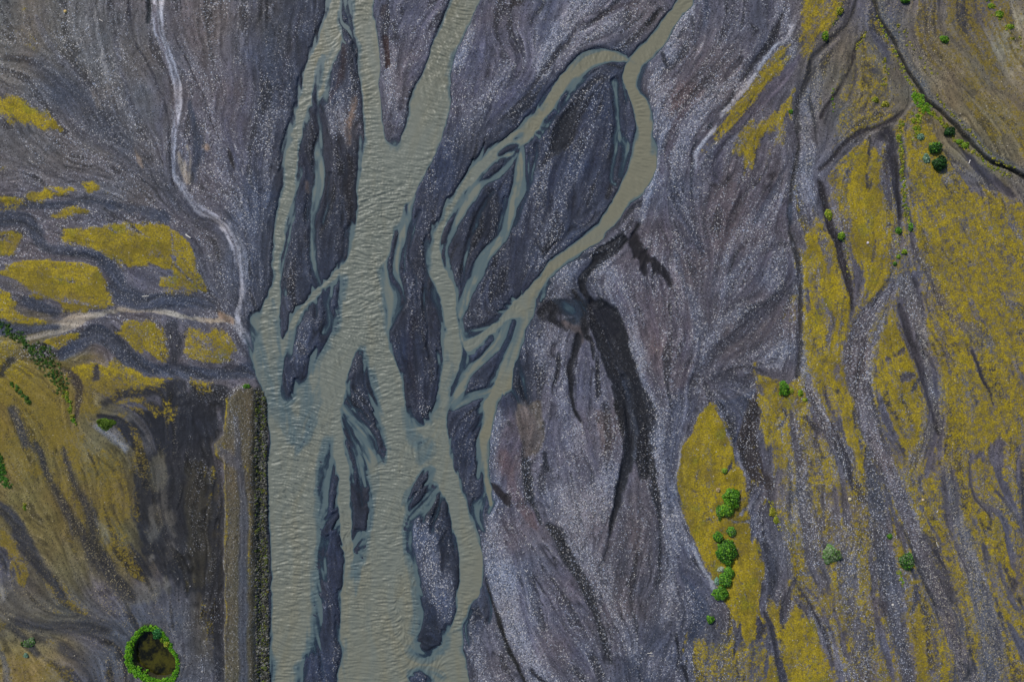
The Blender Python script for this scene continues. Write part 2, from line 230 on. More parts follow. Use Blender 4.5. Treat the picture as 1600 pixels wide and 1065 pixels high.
# ------------------------------------------------------------------ dry channels and traces: (points with width), colour, strength, feather, pebbles, depth in metres
DK = (36,37,43); DB = (47,43,44); SLATE = (58,64,79); GREY = (92,94,106); LITE = (156,158,170); TAN = (150,142,130); DGR = (58,59,66)
TR = [
 # pale dry stream on the left and its tan tributary
 ([(262,-200,22),(252,-40,20),(248,0,17),(247,33,15),(260,83,14),(275,130,12),(279,155,12),(277,173,12),(272,217,8),(273,267,9),(284,295,10),(307,323,10),(335,342,10),(355,362,11),(370,398,12),(376,440,10),(376,475,9),(372,505,9),(385,530,12)],LITE,.9,2,.25,-.15),
 ([(250,-40,4),(247,10,3),(254,50,4),(264,90,3),(275,125,4),(277,160,3)],(84,84,92),.8,1.2,.2,-.1), ([(272,200,2),(271,240,3),(276,275,3),(292,303,3),(320,332,3),(350,356,3),(366,390,4),(373,440,4),(373,480,3)],(88,88,98),.8,1.2,.2,-.1), ([(356,350,4),(380,395,5),(383,440,4),(380,480,4)],(118,122,134),.6,2,.2,-.05), ([(240,10,5),(254,80,3),(268,140,4),(275,200,2)],(66,60,66),.6,2,.2,-.15),
 ([(43,528,10),(75,520,16),(100,508,20),(118,500,22),(133,494,16),(160,487,10),(190,483,10),(227,483,10),(260,488,8),(290,496,6),(333,502,5),(350,496,12),(362,500,10)],TAN,.95,1.3,.12,-.05),
 ([(100,498,3),(130,498,10),(150,490,6)],(152,142,128),.7,3,.1,0),
 ([(362,502,12),(378,515,14),(390,535,12),(398,560,8)],(120,122,130),.7,4,.25,-.1), ([(150,520,26),(178,537,26),(206,560,20),(240,577,16),(290,580,16),(340,584,18),(396,582,18)],(60,68,86),.95,3,.12,-.2), ([(345,492,10),(362,500,9)],(125,110,98),.8,3,.1,0),
 ([(234,-60,6),(233,0,6),(230,33,3)],(32,38,44),.9,1.5,.05,-.5),
 ([(195,-40,3),(203,20,3),(213,67,3),(225,90,3),(235,110,4),(247,140,4),(256,160,3),(262,190,4),(266,230,5),(268,262,3),(276,300,3),(300,330,3),(320,345,3)],(42,42,50),.7,1.5,.1,-.35),
 ([(272,55,2),(288,85,2),(303,117,2),(318,150,3),(325,170,3),(334,200,3),(341,217,4)],(44,42,48),.75,1.5,.2,-.3),
 ([(358,232,3),(361,248,10),(366,268,3)],(36,34,38),.9,2,.1,-.3), ([(395,-20,4),(390,40,3),(385,70,3)],DB,.4,2,.3,-.1),
 ([(295,160,4),(305,200,10),(310,235,16),(302,280,8)],SLATE,.8,4,.1,-.1),
 ([(280,240,6),(287,262,12),(293,285,8)],(140,128,116),.8,3,.2,0), ([(294,230,3),(298,250,3),(297,285,4)],(150,140,126),.8,2,.1,0),
 ([(303,270,4),(300,286,6)],DK,.6,2,.05,-.2), ([(324,231,9),(325,233,7)],(125,108,96),.8,3,.1,.05),
 ([(140,0,4),(150,25,4),(158,50,3),(163,80,4),(166,120,8),(170,140,4)],(122,118,116),.5,3,.3,.05),
 ([(10,90,10),(40,95,12),(60,105,8)],DB,.5,5,.2,-.1), ([(10,0,10),(15,10,6)],DK,.5,5,.1,-.1), ([(95,0,10),(105,12,4)],DK,.5,4,.1,-.1),
 ([(8,195,10),(20,202,6)],DB,.6,4,.2,-.1),
 # slate silt channels between the moss islands on the left
 ([(60,100,30),(110,150,45),(160,190,50),(200,240,40),(260,300,30),(320,350,24)],SLATE,.42,16,.12,-.1),
 ([(-60,345,30),(40,345,24),(70,385,18),(110,395,12)],SLATE,.8,5,.12,-.15), ([(110,395,14),(150,402,16),(175,425,22),(190,455,30),(230,470,30),(290,470,22),(330,478,16)],SLATE,.85,5,.15,-.15),
 ([(-60,320,14),(60,322,12),(150,315,12),(260,340,16)],SLATE,.8,6,.12,-.12),
 ([(-80,490,30),(0,512,24),(40,517,18),(90,512,10)],SLATE,.9,4,.12,-.25), ([(40,470,12),(60,480,20),(85,488,20)],SLATE,.8,4,.12,-.15),
 ([(100,556,14),(125,540,18),(150,520,28),(175,535,30),(205,560,24),(233,575,18),(283,578,16),(330,585,20),(395,580,22)],SLATE,.95,4,.15,-.3),
 ([(268,510,22),(275,545,20),(270,570,16)],(58,60,70),.9,4,.1,-.1),
 ([(20,560,8),(5,580,10),(0,590,8)],DK,.7,4,.1,-.2), ([(150,575,10),(150,590,12)],(54,54,60),.9,3,.1,-.1),
 ([(20,640,14),(30,660,18),(40,690,10)],DGR,.75,5,.3,-.1),
 ([(100,575,5),(118,590,14),(125,620,12),(118,655,5)],(56,50,52),.7,4,.3,-.1), ([(55,540,8),(65,548,12)],DB,.7,4,.3,-.1),
 # lower-left dark areas
 ([(40,690,4),(62,705,12),(80,750,14),(100,790,18),(125,830,18),(150,870,22),(180,905,22),(205,930,20)],(52,52,55),.8,7,.25,-.25),
 ([(100,700,5),(118,760,12),(138,800,20),(150,850,18),(175,885,16)],(50,50,54),.8,7,.25,-.2),
 ([(-40,780,18),(10,800,20),(40,850,24),(65,890,18),(100,930,10)],(52,53,58),.85,5,.1,-.25), ([(-20,840,14),(5,870,16),(10,890,8)],DGR,.9,4,.1,-.15),
 ([(30,970,16),(80,980,16),(130,980,20),(170,985,16)],(56,57,62),.8,7,.1,-.1), ([(100,1010,20),(130,1035,16),(150,1070,10),(165,1120,8)],(56,57,62),.7,7,.1,-.1),
 ([(10,975,6),(40,995,12),(60,1020,8)],(58,58,62),.7,5,.1,-.1), ([(-10,1000,6),(10,1040,12),(15,1070,14)],(84,88,98),.6,5,.3,0),
 ([(155,650,6),(190,660,14),(205,688,6)],DK,.9,3,.05,-.25), ([(165,630,12),(200,615,18),(240,610,16),(280,600,18)],DK,.7,6,.05,-.1),
 ([(235,870,10),(235,875,6)],(96,96,96),.7,3,.2,.1),
 ([(250,735,20),(260,800,12),(275,835,5)],(74,73,70),.5,6,.1,.1),
 ([(140,810,4),(165,830,12),(160,850,6)],(98,98,96),.4,6,.3,.1),
 ([(155,665,10),(180,690,10),(195,700,8)],(112,112,116),.7,5,.3,.1), ([(-10,918,20),(5,925,22)],(120,120,118),.6,7,.4,.1),
 # dyke, road
 ([(338,720,5),(345,760,5),(348,850,6),(349,950,6),(350,1100,6),(350,1350,6)],(46,46,50),.7,3,.05,0),
 # black channels in the gravel, middle right
 ([(1003,345,5),(996,358,6),(988,370,5)],(32,32,36),.9,2.5,.03,-.3), ([(909,445,9),(915,460,10),(925,472,12)],(32,32,36),.9,2.5,.03,-.5),
 ([(905,488,12),(925,478,22),(945,500,48),(962,540,48),(975,580,42),(988,620,38),(998,660,36),(1003,700,32),(1008,740,18)],(34,34,39),1,4,.15,-.6),
 ([(975,590,10),(985,630,14),(985,670,16),(984,710,14),(977,740,12),(964,787,9),(953,837,6),(945,880,3)],(36,38,43),.95,2.5,.12,-.5),
 ([(1000,640,14),(1012,690,14),(1020,750,12),(1029,797,9),(1033,843,5),(1030,912,3)],(38,39,44),.95,3,.22,-.4),
 ([(985,640,4),(975,600,8),(988,640,14),(992,680,10),(990,710,8)],(60,64,74),.8,3,.1,.1), ([(925,480,4),(940,510,5),(955,540,4),(968,575,8),(975,600,5)],(62,66,78),.6,3,.1,.1),
 ([(845,488,14),(855,478,14),(868,480,8),(860,500,8),(878,508,8),(885,515,6)],(36,36,41),.95,3,.05,-.3),
 ([(870,470,10),(890,480,26),(908,475,24),(900,500,18),(885,500,10)],(52,60,70),.9,5,.02,-.35),
 ([(878,502,4),(893,512,12),(905,518,14),(908,530,10)],(88,80,80),.9,3,.03,-.05), ([(895,455,6),(912,480,8),(915,520,10),(922,530,6)],(34,34,38),.9,3,.05,-.3),
 ([(904,525,8),(896,555,9),(890,580,8),(892,610,8),(895,630,7),(900,645,6),(908,657,3)],(32,32,37),1,2,.03,-.5),
 ([(873,552,3),(871,580,8),(866,605,4)],(38,38,43),.9,3,.2,-.2), ([(925,535,5),(928,560,3)],DK,.9,2,.1,-.3), ([(935,560,4),(934,590,6),(934,615,6)],(40,40,46),.9,3,.25,-.2),
 ([(858,818,8),(868,826,14),(877,848,20),(890,875,18),(905,905,16),(920,935,12),(933,965,12),(943,995,12),(952,1035,8)],(42,43,48),.9,4,.28,-.45),
 ([(820,700,12),(822,740,16),(826,775,12),(838,800,6),(845,815,3)],(42,44,50),.85,4,.28,-.3), ([(850,710,5),(855,735,6)],DK,.8,3,.2,-.2),
 ([(768,755,4),(778,766,10),(788,778,10),(796,788,3)],(44,38,40),1,2,.02,-.3),
 ([(795,660,6),(800,665,3)],DK,.4,2,.1,0),
 ([(759,905,4),(765,930,6),(773,950,6),(781,972,6),(793,1005,6),(806,1035,6),(822,1068,6),(850,1130,6)],(38,38,38),1,2,.05,-.5),
 ([(828,1043,4),(840,1055,6),(853,1068,6)],DK,.8,3,.1,-.2),
 ([(1057,990,4),(1059,1015,5),(1056,1045,2)],DK,.9,2,.1,-.3), ([(1066,1038,4),(1072,1055,5),(1080,1080,4)],DK,.9,2,.1,-.3),
 ([(1062,880,3),(1075,910,8),(1090,935,12),(1098,960,20),(1085,990,18)],SLATE,.6,8,.1,-.1), ([(985,1040,30),(1010,1060,20)],SLATE,.4,12,.1,-.1),
 # tan wet silt patch beside the channel
 ([(818,640,18),(826,665,30),(828,690,28),(826,705,20)],(96,86,82),.85,5,.06,-.1),
 # dark streaks north of the upper right branch
 ([(990,-20,3),(960,8,4),(935,28,6),(908,40,5),(895,55,6),(878,75,8),(860,98,8),(840,125,6),(822,150,5),(807,167,4)],(44,44,50),.75,3,.2,-.25),
 ([(855,-10,4),(845,12,7),(832,30,6),(826,48,4)],DK,.7,3,.2,-.2), ([(798,60,3),(812,90,3),(800,120,3)],DK,.4,3,.2,-.1), ([(812,0,12),(800,12,6)],DB,.7,3,.2,-.1),
 ([(1030,15,6),(1018,33,8),(1010,40,5)],(38,38,42),.9,2,.1,-.3), ([(995,0,8),(970,12,8),(945,22,8),(925,40,5)],(56,48,50),.5,4,.3,-.1),
 ([(938,95,5),(958,103,8),(972,108,5)],DK,.9,2,.1,-.2),
 ([(945,122,8),(925,130,8),(905,152,14),(888,185,18),(872,215,14),(856,245,10),(845,262,5)],(40,41,47),.75,5,.3,-.25),
 ([(915,165,6),(895,205,8),(880,235,6)],DK,.7,3,.3,-.15), ([(955,290,6),(950,310,8)],DK,.8,3,.1,-.2),
 ([(1000,315,5),(985,328,8),(970,345,7),(945,368,6),(920,385,6),(900,402,5)],(44,44,50),.8,3,.1,-.25),
 ([(755,290,5),(765,300,14),(772,340,16),(765,380,10),(755,420,6)],(44,45,52),.6,6,.25,-.15),
 ([(822,260,3),(812,320,5),(800,350,6),(780,400,4)],DK,.5,3,.2,-.2),
 # right of the upper branch
 ([(1000,-40,4),(1085,10,2)],LITE,.0,2,.2,0),
 ([(1105,-20,6),(1102,20,10),(1098,45,6),(1085,70,5)],SLATE,.6,5,.2,-.1), ([(1080,28,5),(1085,45,5),(1083,62,3)],DK,.5,3,.2,-.1),
 ([(1035,82,5),(1040,95,6),(1043,102,2)],DK,.7,2,.2,-.1),
 ([(1178,-30,20),(1180,0,18),(1184,25,22),(1196,42,12)],(82,82,92),.95,3,.02,-.15), ([(1172,38,4),(1183,46,8),(1178,55,4)],(48,46,52),.8,3,.2,-.1),
 ([(1222,20,5),(1210,55,10),(1195,80,12),(1180,98,10),(1168,112,10),(1158,128,6)],(50,48,52),.85,3,.15,-.3),
 ([(1150,140,5),(1143,150,8),(1135,163,6),(1128,172,3)],(40,40,44),.8,3,.2,-.2), ([(1250,90,6),(1232,112,16),(1205,142,20),(1180,168,16),(1155,195,12),(1132,222,12),(1120,250,18),(1118,280,14)],(74,70,80),.9,4,.08,-.15), ([(1110,195,9),(1106,200,4)],DK,.7,3,.2,-.1),
 ([(1240,40,5),(1228,62,6),(1212,72,5),(1197,92,5),(1182,113,4),(1163,137,4),(1133,175,5),(1110,205,5),(1092,228,5),(1084,245,4),(1086,258,3)],(142,142,150),.8,1.5,.5,.15),
 ([(1088,218,3),(1080,240,3),(1082,262,3),(1079,300,3),(1083,325,2)],DK,.6,2,.2,-.2),
 ([(1058,205,3),(1048,235,3),(1044,265,3),(1050,290,4),(1062,310,5),(1067,320,2)],(46,46,54),.65,2,.2,-.2),
 ([(1115,270,4),(1120,280,2)],DK,.5,2,.1,-.1),
 ([(1195,250,3),(1170,290,5),(1150,330,6),(1135,370,4)],(66,62,68),.6,3,.15,-.15), ([(1228,262,3),(1205,300,8),(1190,330,9),(1178,350,4)],(66,66,76),.75,3,.08,-.2), ([(1110,290,3),(1100,330,4),(1102,370,3)],(62,58,62),.5,3,.2,-.12),
 ([(1045,275,5),(1055,320,8),(1080,360,9),(1098,400,5)],(64,64,76),.65,4,.1,-.15), ([(1030,350,3),(1045,380,5),(1050,410,3)],(60,56,60),.6,3,.15,-.15), ([(1160,60,4),(1130,90,6),(1100,125,5),(1075,160,3)],(66,62,68),.5,3,.2,-.15),
 ([(1150,200,3),(1125,235,3),(1110,262,2)],(58,54,60),.5,2,.2,-.1), ([(1130,400,4),(1118,440,6),(1110,480,5),(1112,520,3)],(70,68,76),.6,4,.15,-.12), ([(1225,470,3),(1205,520,8),(1180,545,8),(1150,560,4)],(68,66,74),.6,4,.1,-.12), ([(1205,590,4),(1180,575,6),(1150,575,6),(1120,592,6)],(58,56,62),.7,3,.1,-.15),
 ([(965,300,3),(940,350,3),(905,370,3)],(50,50,58),.5,2,.2,-.1), ([(700,420,3),(706,400,4),(716,380,3)],DK,.5,2,.1,-.1), ([(900,700,4),(910,740,6),(905,780,3)],(74,72,82),.6,4,.2,-.1), ([(955,930,3),(970,900,5),(980,860,4)][::-1],(66,66,74),.6,3,.2,-.1), ([(1030,960,4),(1020,1000,8),(1000,1030,6)],(66,68,78),.6,4,.1,-.12),
 ([(1010,940,3),(1035,900,4),(1045,860,3)][::-1],(60,60,68),.5,3,.2,-.1), ([(870,930,3),(880,970,4),(900,1010,3)],(70,66,72),.5,3,.2,-.1), ([(810,840,3),(825,890,4),(845,950,3)],(74,74,84),.5,3,.3,-.1), ([(1280,420,3),(1270,470,4),(1268,520,3)],(84,78,66),.5,3,.3,-.08),
 ([(60,30,8),(80,70,12),(110,110,14),(150,150,10)],(74,74,82),.5,6,.15,-.1), ([(180,60,5),(190,110,8),(205,160,8),(235,210,5)],(72,72,82),.55,5,.15,-.12), ([(165,95,3),(178,92,3)],DGR,.5,2,.1,-.1), ([(90,170,6),(130,210,8),(180,240,8),(215,275,5)],(76,76,86),.5,5,.15,-.1), ([(0,275,6),(50,262,8),(75,270,5)],(70,68,74),.5,4,.15,-.1),
 ([(210,230,3),(218,245,5),(224,262,3)],(130,116,102),.6,3,.2,.05), ([(145,140,3),(152,160,4),(160,172,3)],(120,112,104),.5,3,.2,.05), ([(470,20,5),(450,90,6),(435,170,5)],(60,60,72),.45,4,.2,-.1), ([(600,10,6),(597,25,4)],(50,42,44),.7,3,.1,-.15), ([(602,60,5),(606,85,8),(604,105,6)],(56,42,42),.85,2,.1,-.25), ([(548,250,14),(545,300,16),(548,345,10)],(36,34,38),.6,5,.1,-.15),
 ([(522,60,4),(536,80,10),(532,120,12),(518,150,10)],(66,50,50),.5,4,.15,-.15), ([(555,150,4),(550,175,8),(545,200,8),(546,225,4)],(128,108,94),.6,4,.2,.05), ([(478,285,6),(482,300,5)],(104,88,78),.6,3,.2,0), ([(668,262,8),(672,275,5)],DK,.7,3,.1,-.1), ([(650,500,10),(640,560,10),(650,620,8)],(44,44,56),.6,5,.1,-.1), ([(660,450,4),(672,470,6),(678,500,4)],(34,32,38),.7,3,.05,-.1),
 # eastern dry channels
 ([(1347,-30,4),(1337,10,6),(1323,37,6),(1300,62,8),(1273,87,8),(1264,117,10),(1252,150,10),(1244,187,9),(1248,227,8),(1241,265,8),(1233,333,9),(1236,365,7),(1246,395,6),(1249,422,6),(1250,488,6),(1249,545,6),(1243,588,5)],(48,47,50),.85,3,.12,-.4),
 ([(1235,320,10),(1234,350,10)],SLATE,.6,3,.05,-.1),
 ([(1275,105,4),(1268,125,4),(1267,160,3),(1273,195,3),(1276,225,3)],(44,44,48),.6,2,.15,-.2),
 ([(1350,50,2),(1337,77,5),(1328,105,4),(1316,130,4),(1308,145,6),(1293,168,7),(1283,185,4)],(46,42,44),.8,2,.1,-.3),
 ([(1412,175,4),(1400,185,8),(1373,197,7),(1340,210,9),(1317,228,8),(1303,248,6),(1280,265,4)],(52,48,52),.85,3,.08,-.35),
 ([(1360,47,5),(1372,65,10),(1382,80,10),(1388,97,5)],(66,64,72),.9,3,.03,-.15), ([(1343,100,6),(1335,125,10),(1332,145,6)],(74,72,80),.5,4,.1,-.1), ([(1366,108,10),(1367,118,8)],(66,64,70),.7,4,.03,-.1),
 ([(1300,165,4),(1292,185,8),(1296,205,6)],(70,68,76),.5,4,.1,-.1), ([(1325,175,3),(1330,190,6)],(70,68,76),.5,4,.1,-.1),
 ([(1375,215,14),(1387,205,16),(1393,222,14),(1394,250,12),(1398,285,9),(1403,317,8),(1405,355,6)],(60,58,66),.9,3,.05,-.35),
 ([(1401,225,4),(1400,260,5),(1403,300,5),(1405,340,5)],(38,36,40),.8,2,.03,-.2),
 ([(1360,218,5),(1360,245,6),(1355,270,5),(1354,300,4),(1362,280,3)],(52,50,52),.8,2.5,.05,-.2), ([(1380,245,4),(1386,285,5),(1391,330,4)],(66,62,68),.7,3,.05,-.1),
 ([(1500,230,5),(1515,247,9),(1530,263,12),(1553,283,13),(1572,298,13),(1585,308,6)],(68,65,72),1,1.8,.04,-.3),
 ([(1279,284,5),(1283,293,10),(1291,325,12),(1300,362,12),(1312,385,13),(1322,420,13),(1328,450,10),(1333,482,7)],(44,41,46),.95,2.5,.08,-.5),
 ([(1397,435,4),(1395,450,10),(1372,472,14),(1350,500,26),(1340,540,34),(1338,580,32),(1344,620,28),(1352,650,28),(1366,690,27),(1384,730,22),(1400,765,20),(1420,810,18),(1440,860,20),(1458,910,20),(1478,960,18),(1500,1020,22),(1520,1080,30)],(84,80,86),.92,3.5,.5,-.25),
 ([(1363,480,4),(1372,465,3),(1385,447,3)],DK,.6,2,.1,-.2), ([(1330,640,3),(1345,690,4),(1363,715,4)],DK,.5,2,.2,-.1), ([(1358,600,3),(1367,640,4),(1383,690,5),(1392,712,4)],(50,48,54),.6,2,.15,-.2),
 ([(1407,478,8),(1413,500,13),(1420,525,13),(1432,560,10),(1445,592,13),(1455,620,13),(1464,650,14),(1467,678,8)],(62,60,68),1,2,.04,-.35), ([(1463,668,9),(1466,678,6)],(44,42,46),.8,2,.3,-.1),
 ([(1415,440,24),(1430,480,26),(1437,520,16),(1448,565,10),(1460,620,8),(1475,680,8)],(90,88,92),.75,5,.7,0), ([(1434,530,3),(1442,558,5)],(40,44,50),.7,2,.6,-.1),
 ([(1424,378,3),(1436,410,4),(1449,430,5),(1466,462,5),(1472,480,3)],(52,48,50),.6,2.5,.3,-.25), ([(1440,400,12),(1460,440,14),(1480,480,16),(1500,505,16),(1530,525,20),(1548,545,10)],(84,80,78),.55,7,.35,-.1),
 ([(1565,395,6),(1580,415,12)],(84,80,84),.6,6,.2,-.05), ([(1570,460,14),(1580,475,10)],(82,78,80),.5,6,.3,0),
 ([(1518,548,3),(1526,568,4),(1534,585,5),(1543,605,6),(1551,630,2)],(48,46,54),.9,2,.05,-.3), ([(1477,555,3),(1483,575,6),(1482,590,4)],(72,70,76),.7,3,.2,-.1), ([(1520,610,3),(1527,630,4)],DGR,.6,3,.2,-.1),
 ([(1410,590,12),(1425,586,10)],(66,64,72),.9,2.5,.1,-.1), ([(1385,562,3),(1400,556,4),(1412,548,3)],(64,60,62),.8,2,.05,-.15), ([(1425,610,4),(1436,595,5)],DGR,.8,2,.1,-.1), ([(1382,493,5),(1386,508,3)],DGR,.6,2,.2,-.1),
 ([(1272,480,2),(1300,490,6),(1302,510,8),(1293,530,4)],(76,74,80),.7,3,.2,-.1), ([(1283,370,6),(1290,395,10),(1295,420,6)],(90,86,86),.5,5,.3,0), ([(1308,570,8),(1308,590,10)],(80,76,80),.7,4,.2,-.05), ([(1332,640,5),(1337,670,5)],(64,62,68),.8,3,.1,-.1),
 ([(1365,365,3),(1368,385,4),(1363,408,3)],(66,60,62),.8,2,.1,-.15),
 ([(1213,672,4),(1226,655,3),(1228,630,3)][::-1],DGR,.7,2,.2,-.1), ([(1258,650,5),(1272,665,10),(1285,672,5)],(58,56,62),.8,3,.15,-.2),
 ([(1262,610,10),(1280,645,14),(1298,675,16),(1312,710,14),(1322,740,8),(1331,758,5)],(78,76,82),.85,3.5,.6,-.15), ([(1300,660,3),(1312,690,5),(1322,720,6),(1331,755,6),(1333,765,2)],(48,46,52),.8,2.5,.2,-.3),
 ([(1240,660,10),(1248,700,16),(1256,760,20),(1268,830,26),(1275,880,20)],(84,81,86),.7,8,.5,-.1),
 ([(1110,634,4),(1120,640,3)],LITE,.0,2,.2,0),
 ([(1105,600,10),(1135,590,16),(1165,592,18),(1178,585,8)],(66,64,72),.7,6,.1,-.15),
 ([(1168,624,3),(1178,640,20),(1172,665,22),(1162,690,26),(1168,715,22),(1180,740,14),(1192,755,8)],(54,48,48),.9,3.5,.25,-.2),
 ([(1190,760,8),(1180,780,16),(1174,800,8),(1176,830,7),(1175,845,3)],(74,75,86),.9,3,.2,-.25), ([(1182,783,5),(1168,790,5),(1150,808,3)],(96,96,104),.8,2,.2,-.1), ([(1182,810,5),(1165,815,5),(1145,816,3)],(92,92,100),.8,2,.2,-.1),
 ([(1144,722,2),(1136,735,6),(1128,744,3)],(52,50,56),.9,2,.1,-.2), ([(1088,715,2),(1090,740,2)],DGR,.4,2,.1,0),
 ([(1196,750,4),(1203,775,8),(1205,800,8),(1213,825,5)],(70,66,74),.6,4,.2,-.1),
 ([(1193,850,14),(1205,880,20),(1208,910,18),(1203,940,8)],(62,62,70),.8,5,.1,-.2), ([(1185,970,12),(1190,985,16),(1184,1000,5)],(58,56,64),.9,3,.1,-.15),
 ([(1196,960,7),(1206,985,9),(1212,1010,9),(1220,1045,10),(1232,1090,10)],(56,55,62),.95,2.5,.05,-.3),
 ([(1243,905,4),(1232,925,6),(1226,945,9),(1222,970,6)],(58,57,64),.9,2.5,.1,-.2), ([(1248,945,3),(1252,962,3)],DGR,.7,2,.1,-.1), ([(1297,960,2),(1290,985,5)],DGR,.7,2,.1,-.1),
 ([(1250,920,5),(1266,943,8),(1277,965,8),(1287,985,10),(1296,1010,7),(1300,1040,4)],(54,52,58),.8,4,.15,-.3),
 ([(1355,710,14),(1366,750,24),(1370,790,26),(1375,840,28),(1385,890,28),(1393,935,26),(1402,980,20),(1412,1020,18),(1425,1080,16)],(66,68,78),.8,6,.35,-.2),
 ([(1285,840,6),(1290,870,12),(1312,840,14),(1320,900,20),(1330,950,16),(1345,1010,30),(1350,1080,40)],(76,76,84),.6,9,.4,-.1),
 ([(1375,725,4),(1384,755,4),(1390,775,3)],DGR,.4,2,.2,0), ([(1412,822,3),(1424,855,4),(1436,890,6),(1448,918,6),(1462,948,6)],(50,49,54),.8,2.5,.1,-.3),
 ([(1446,840,12),(1460,860,18),(1475,900,16),(1487,940,10)],(66,65,74),.7,5,.15,-.1),
 ([(1432,915,8),(1430,940,10),(1425,955,5)],(60,60,72),.8,4,.1,-.1), ([(1453,665,20),(1440,700,10),(1425,720,12),(1410,735,5)],(86,84,84),.5,7,.4,0),
 ([(1478,730,10),(1490,780,14),(1502,830,20),(1518,880,24),(1535,940,24),(1545,1000,30),(1550,1080,36)],(84,86,96),.65,9,.6,-.1),
 ([(1590,695,5),(1600,760,14),(1612,850,20)],(58,58,66),.8,6,.1,-.15), ([(1540,830,3),(1555,815,4),(1568,830,3)],DGR,.5,3,.2,-.05), ([(1530,780,10),(1570,790,14),(1590,810,8)],(88,84,78),.5,8,.4,0),
 ([(1500,1035,4),(1515,1045,7),(1510,1062,8)],DGR,.7,3,.1,-.1), ([(1390,810,3),(1402,830,6),(1410,850,6)],(64,62,68),.5,4,.2,-.1),
 # sediment streaks in the middle (dark and light)
 ([(1062,355,3),(1085,410,3),(1090,450,5),(1088,480,3)],(60,60,72),.6,3,.2,-.15), ([(1060,400,4),(1070,440,6),(1083,475,6),(1092,520,8),(1093,560,8),(1080,600,14),(1060,650,22),(1048,700,24),(1045,745,14),(1050,800,10)],(76,78,90),.75,6,.2,-.2),
 ([(1250,430,8),(1225,460,14),(1195,485,18),(1165,512,22),(1130,540,20),(1108,565,16),(1085,600,16)],(64,63,72),.75,5,.18,-.2), ([(1170,370,3),(1150,400,5),(1140,430,3)],(50,48,52),.7,2.5,.2,-.15),
 ([(1210,375,6),(1180,395,8),(1145,430,8),(1128,460,6)],(86,88,100),.6,5,.6,0), ([(1236,430,5),(1215,460,8),(1190,475,5),(1165,480,3)],DGR,.6,3,.3,-.1),
 ([(1240,380,4),(1215,385,10),(1200,395,6)],(62,62,72),.7,4,.2,-.1), ([(1178,455,3),(1140,483,4),(1128,495,3)],DGR,.5,3,.2,-.1),
 ([(1025,245,30),(1035,180,26),(1045,130,16)],(100,102,116),.4,8,.9,.1),
 ([(1020,255,9),(1012,305,8),(1003,345,8)],(112,114,128),.55,3,1,.1),
 ([(1062,705,3),(1055,750,3),(1062,790,3),(1075,825,3),(1095,880,3),(1115,915,3)],(136,136,142),.7,1.5,.3,.05),
 ([(1092,640,3),(1075,672,3),(1060,705,3)],(112,110,104),.5,1.5,.3,.05),
 ([(1112,628,2),(1130,662,3),(1146,700,3),(1165,740,3)],(140,140,150),.4,1.5,.3,.05),
]
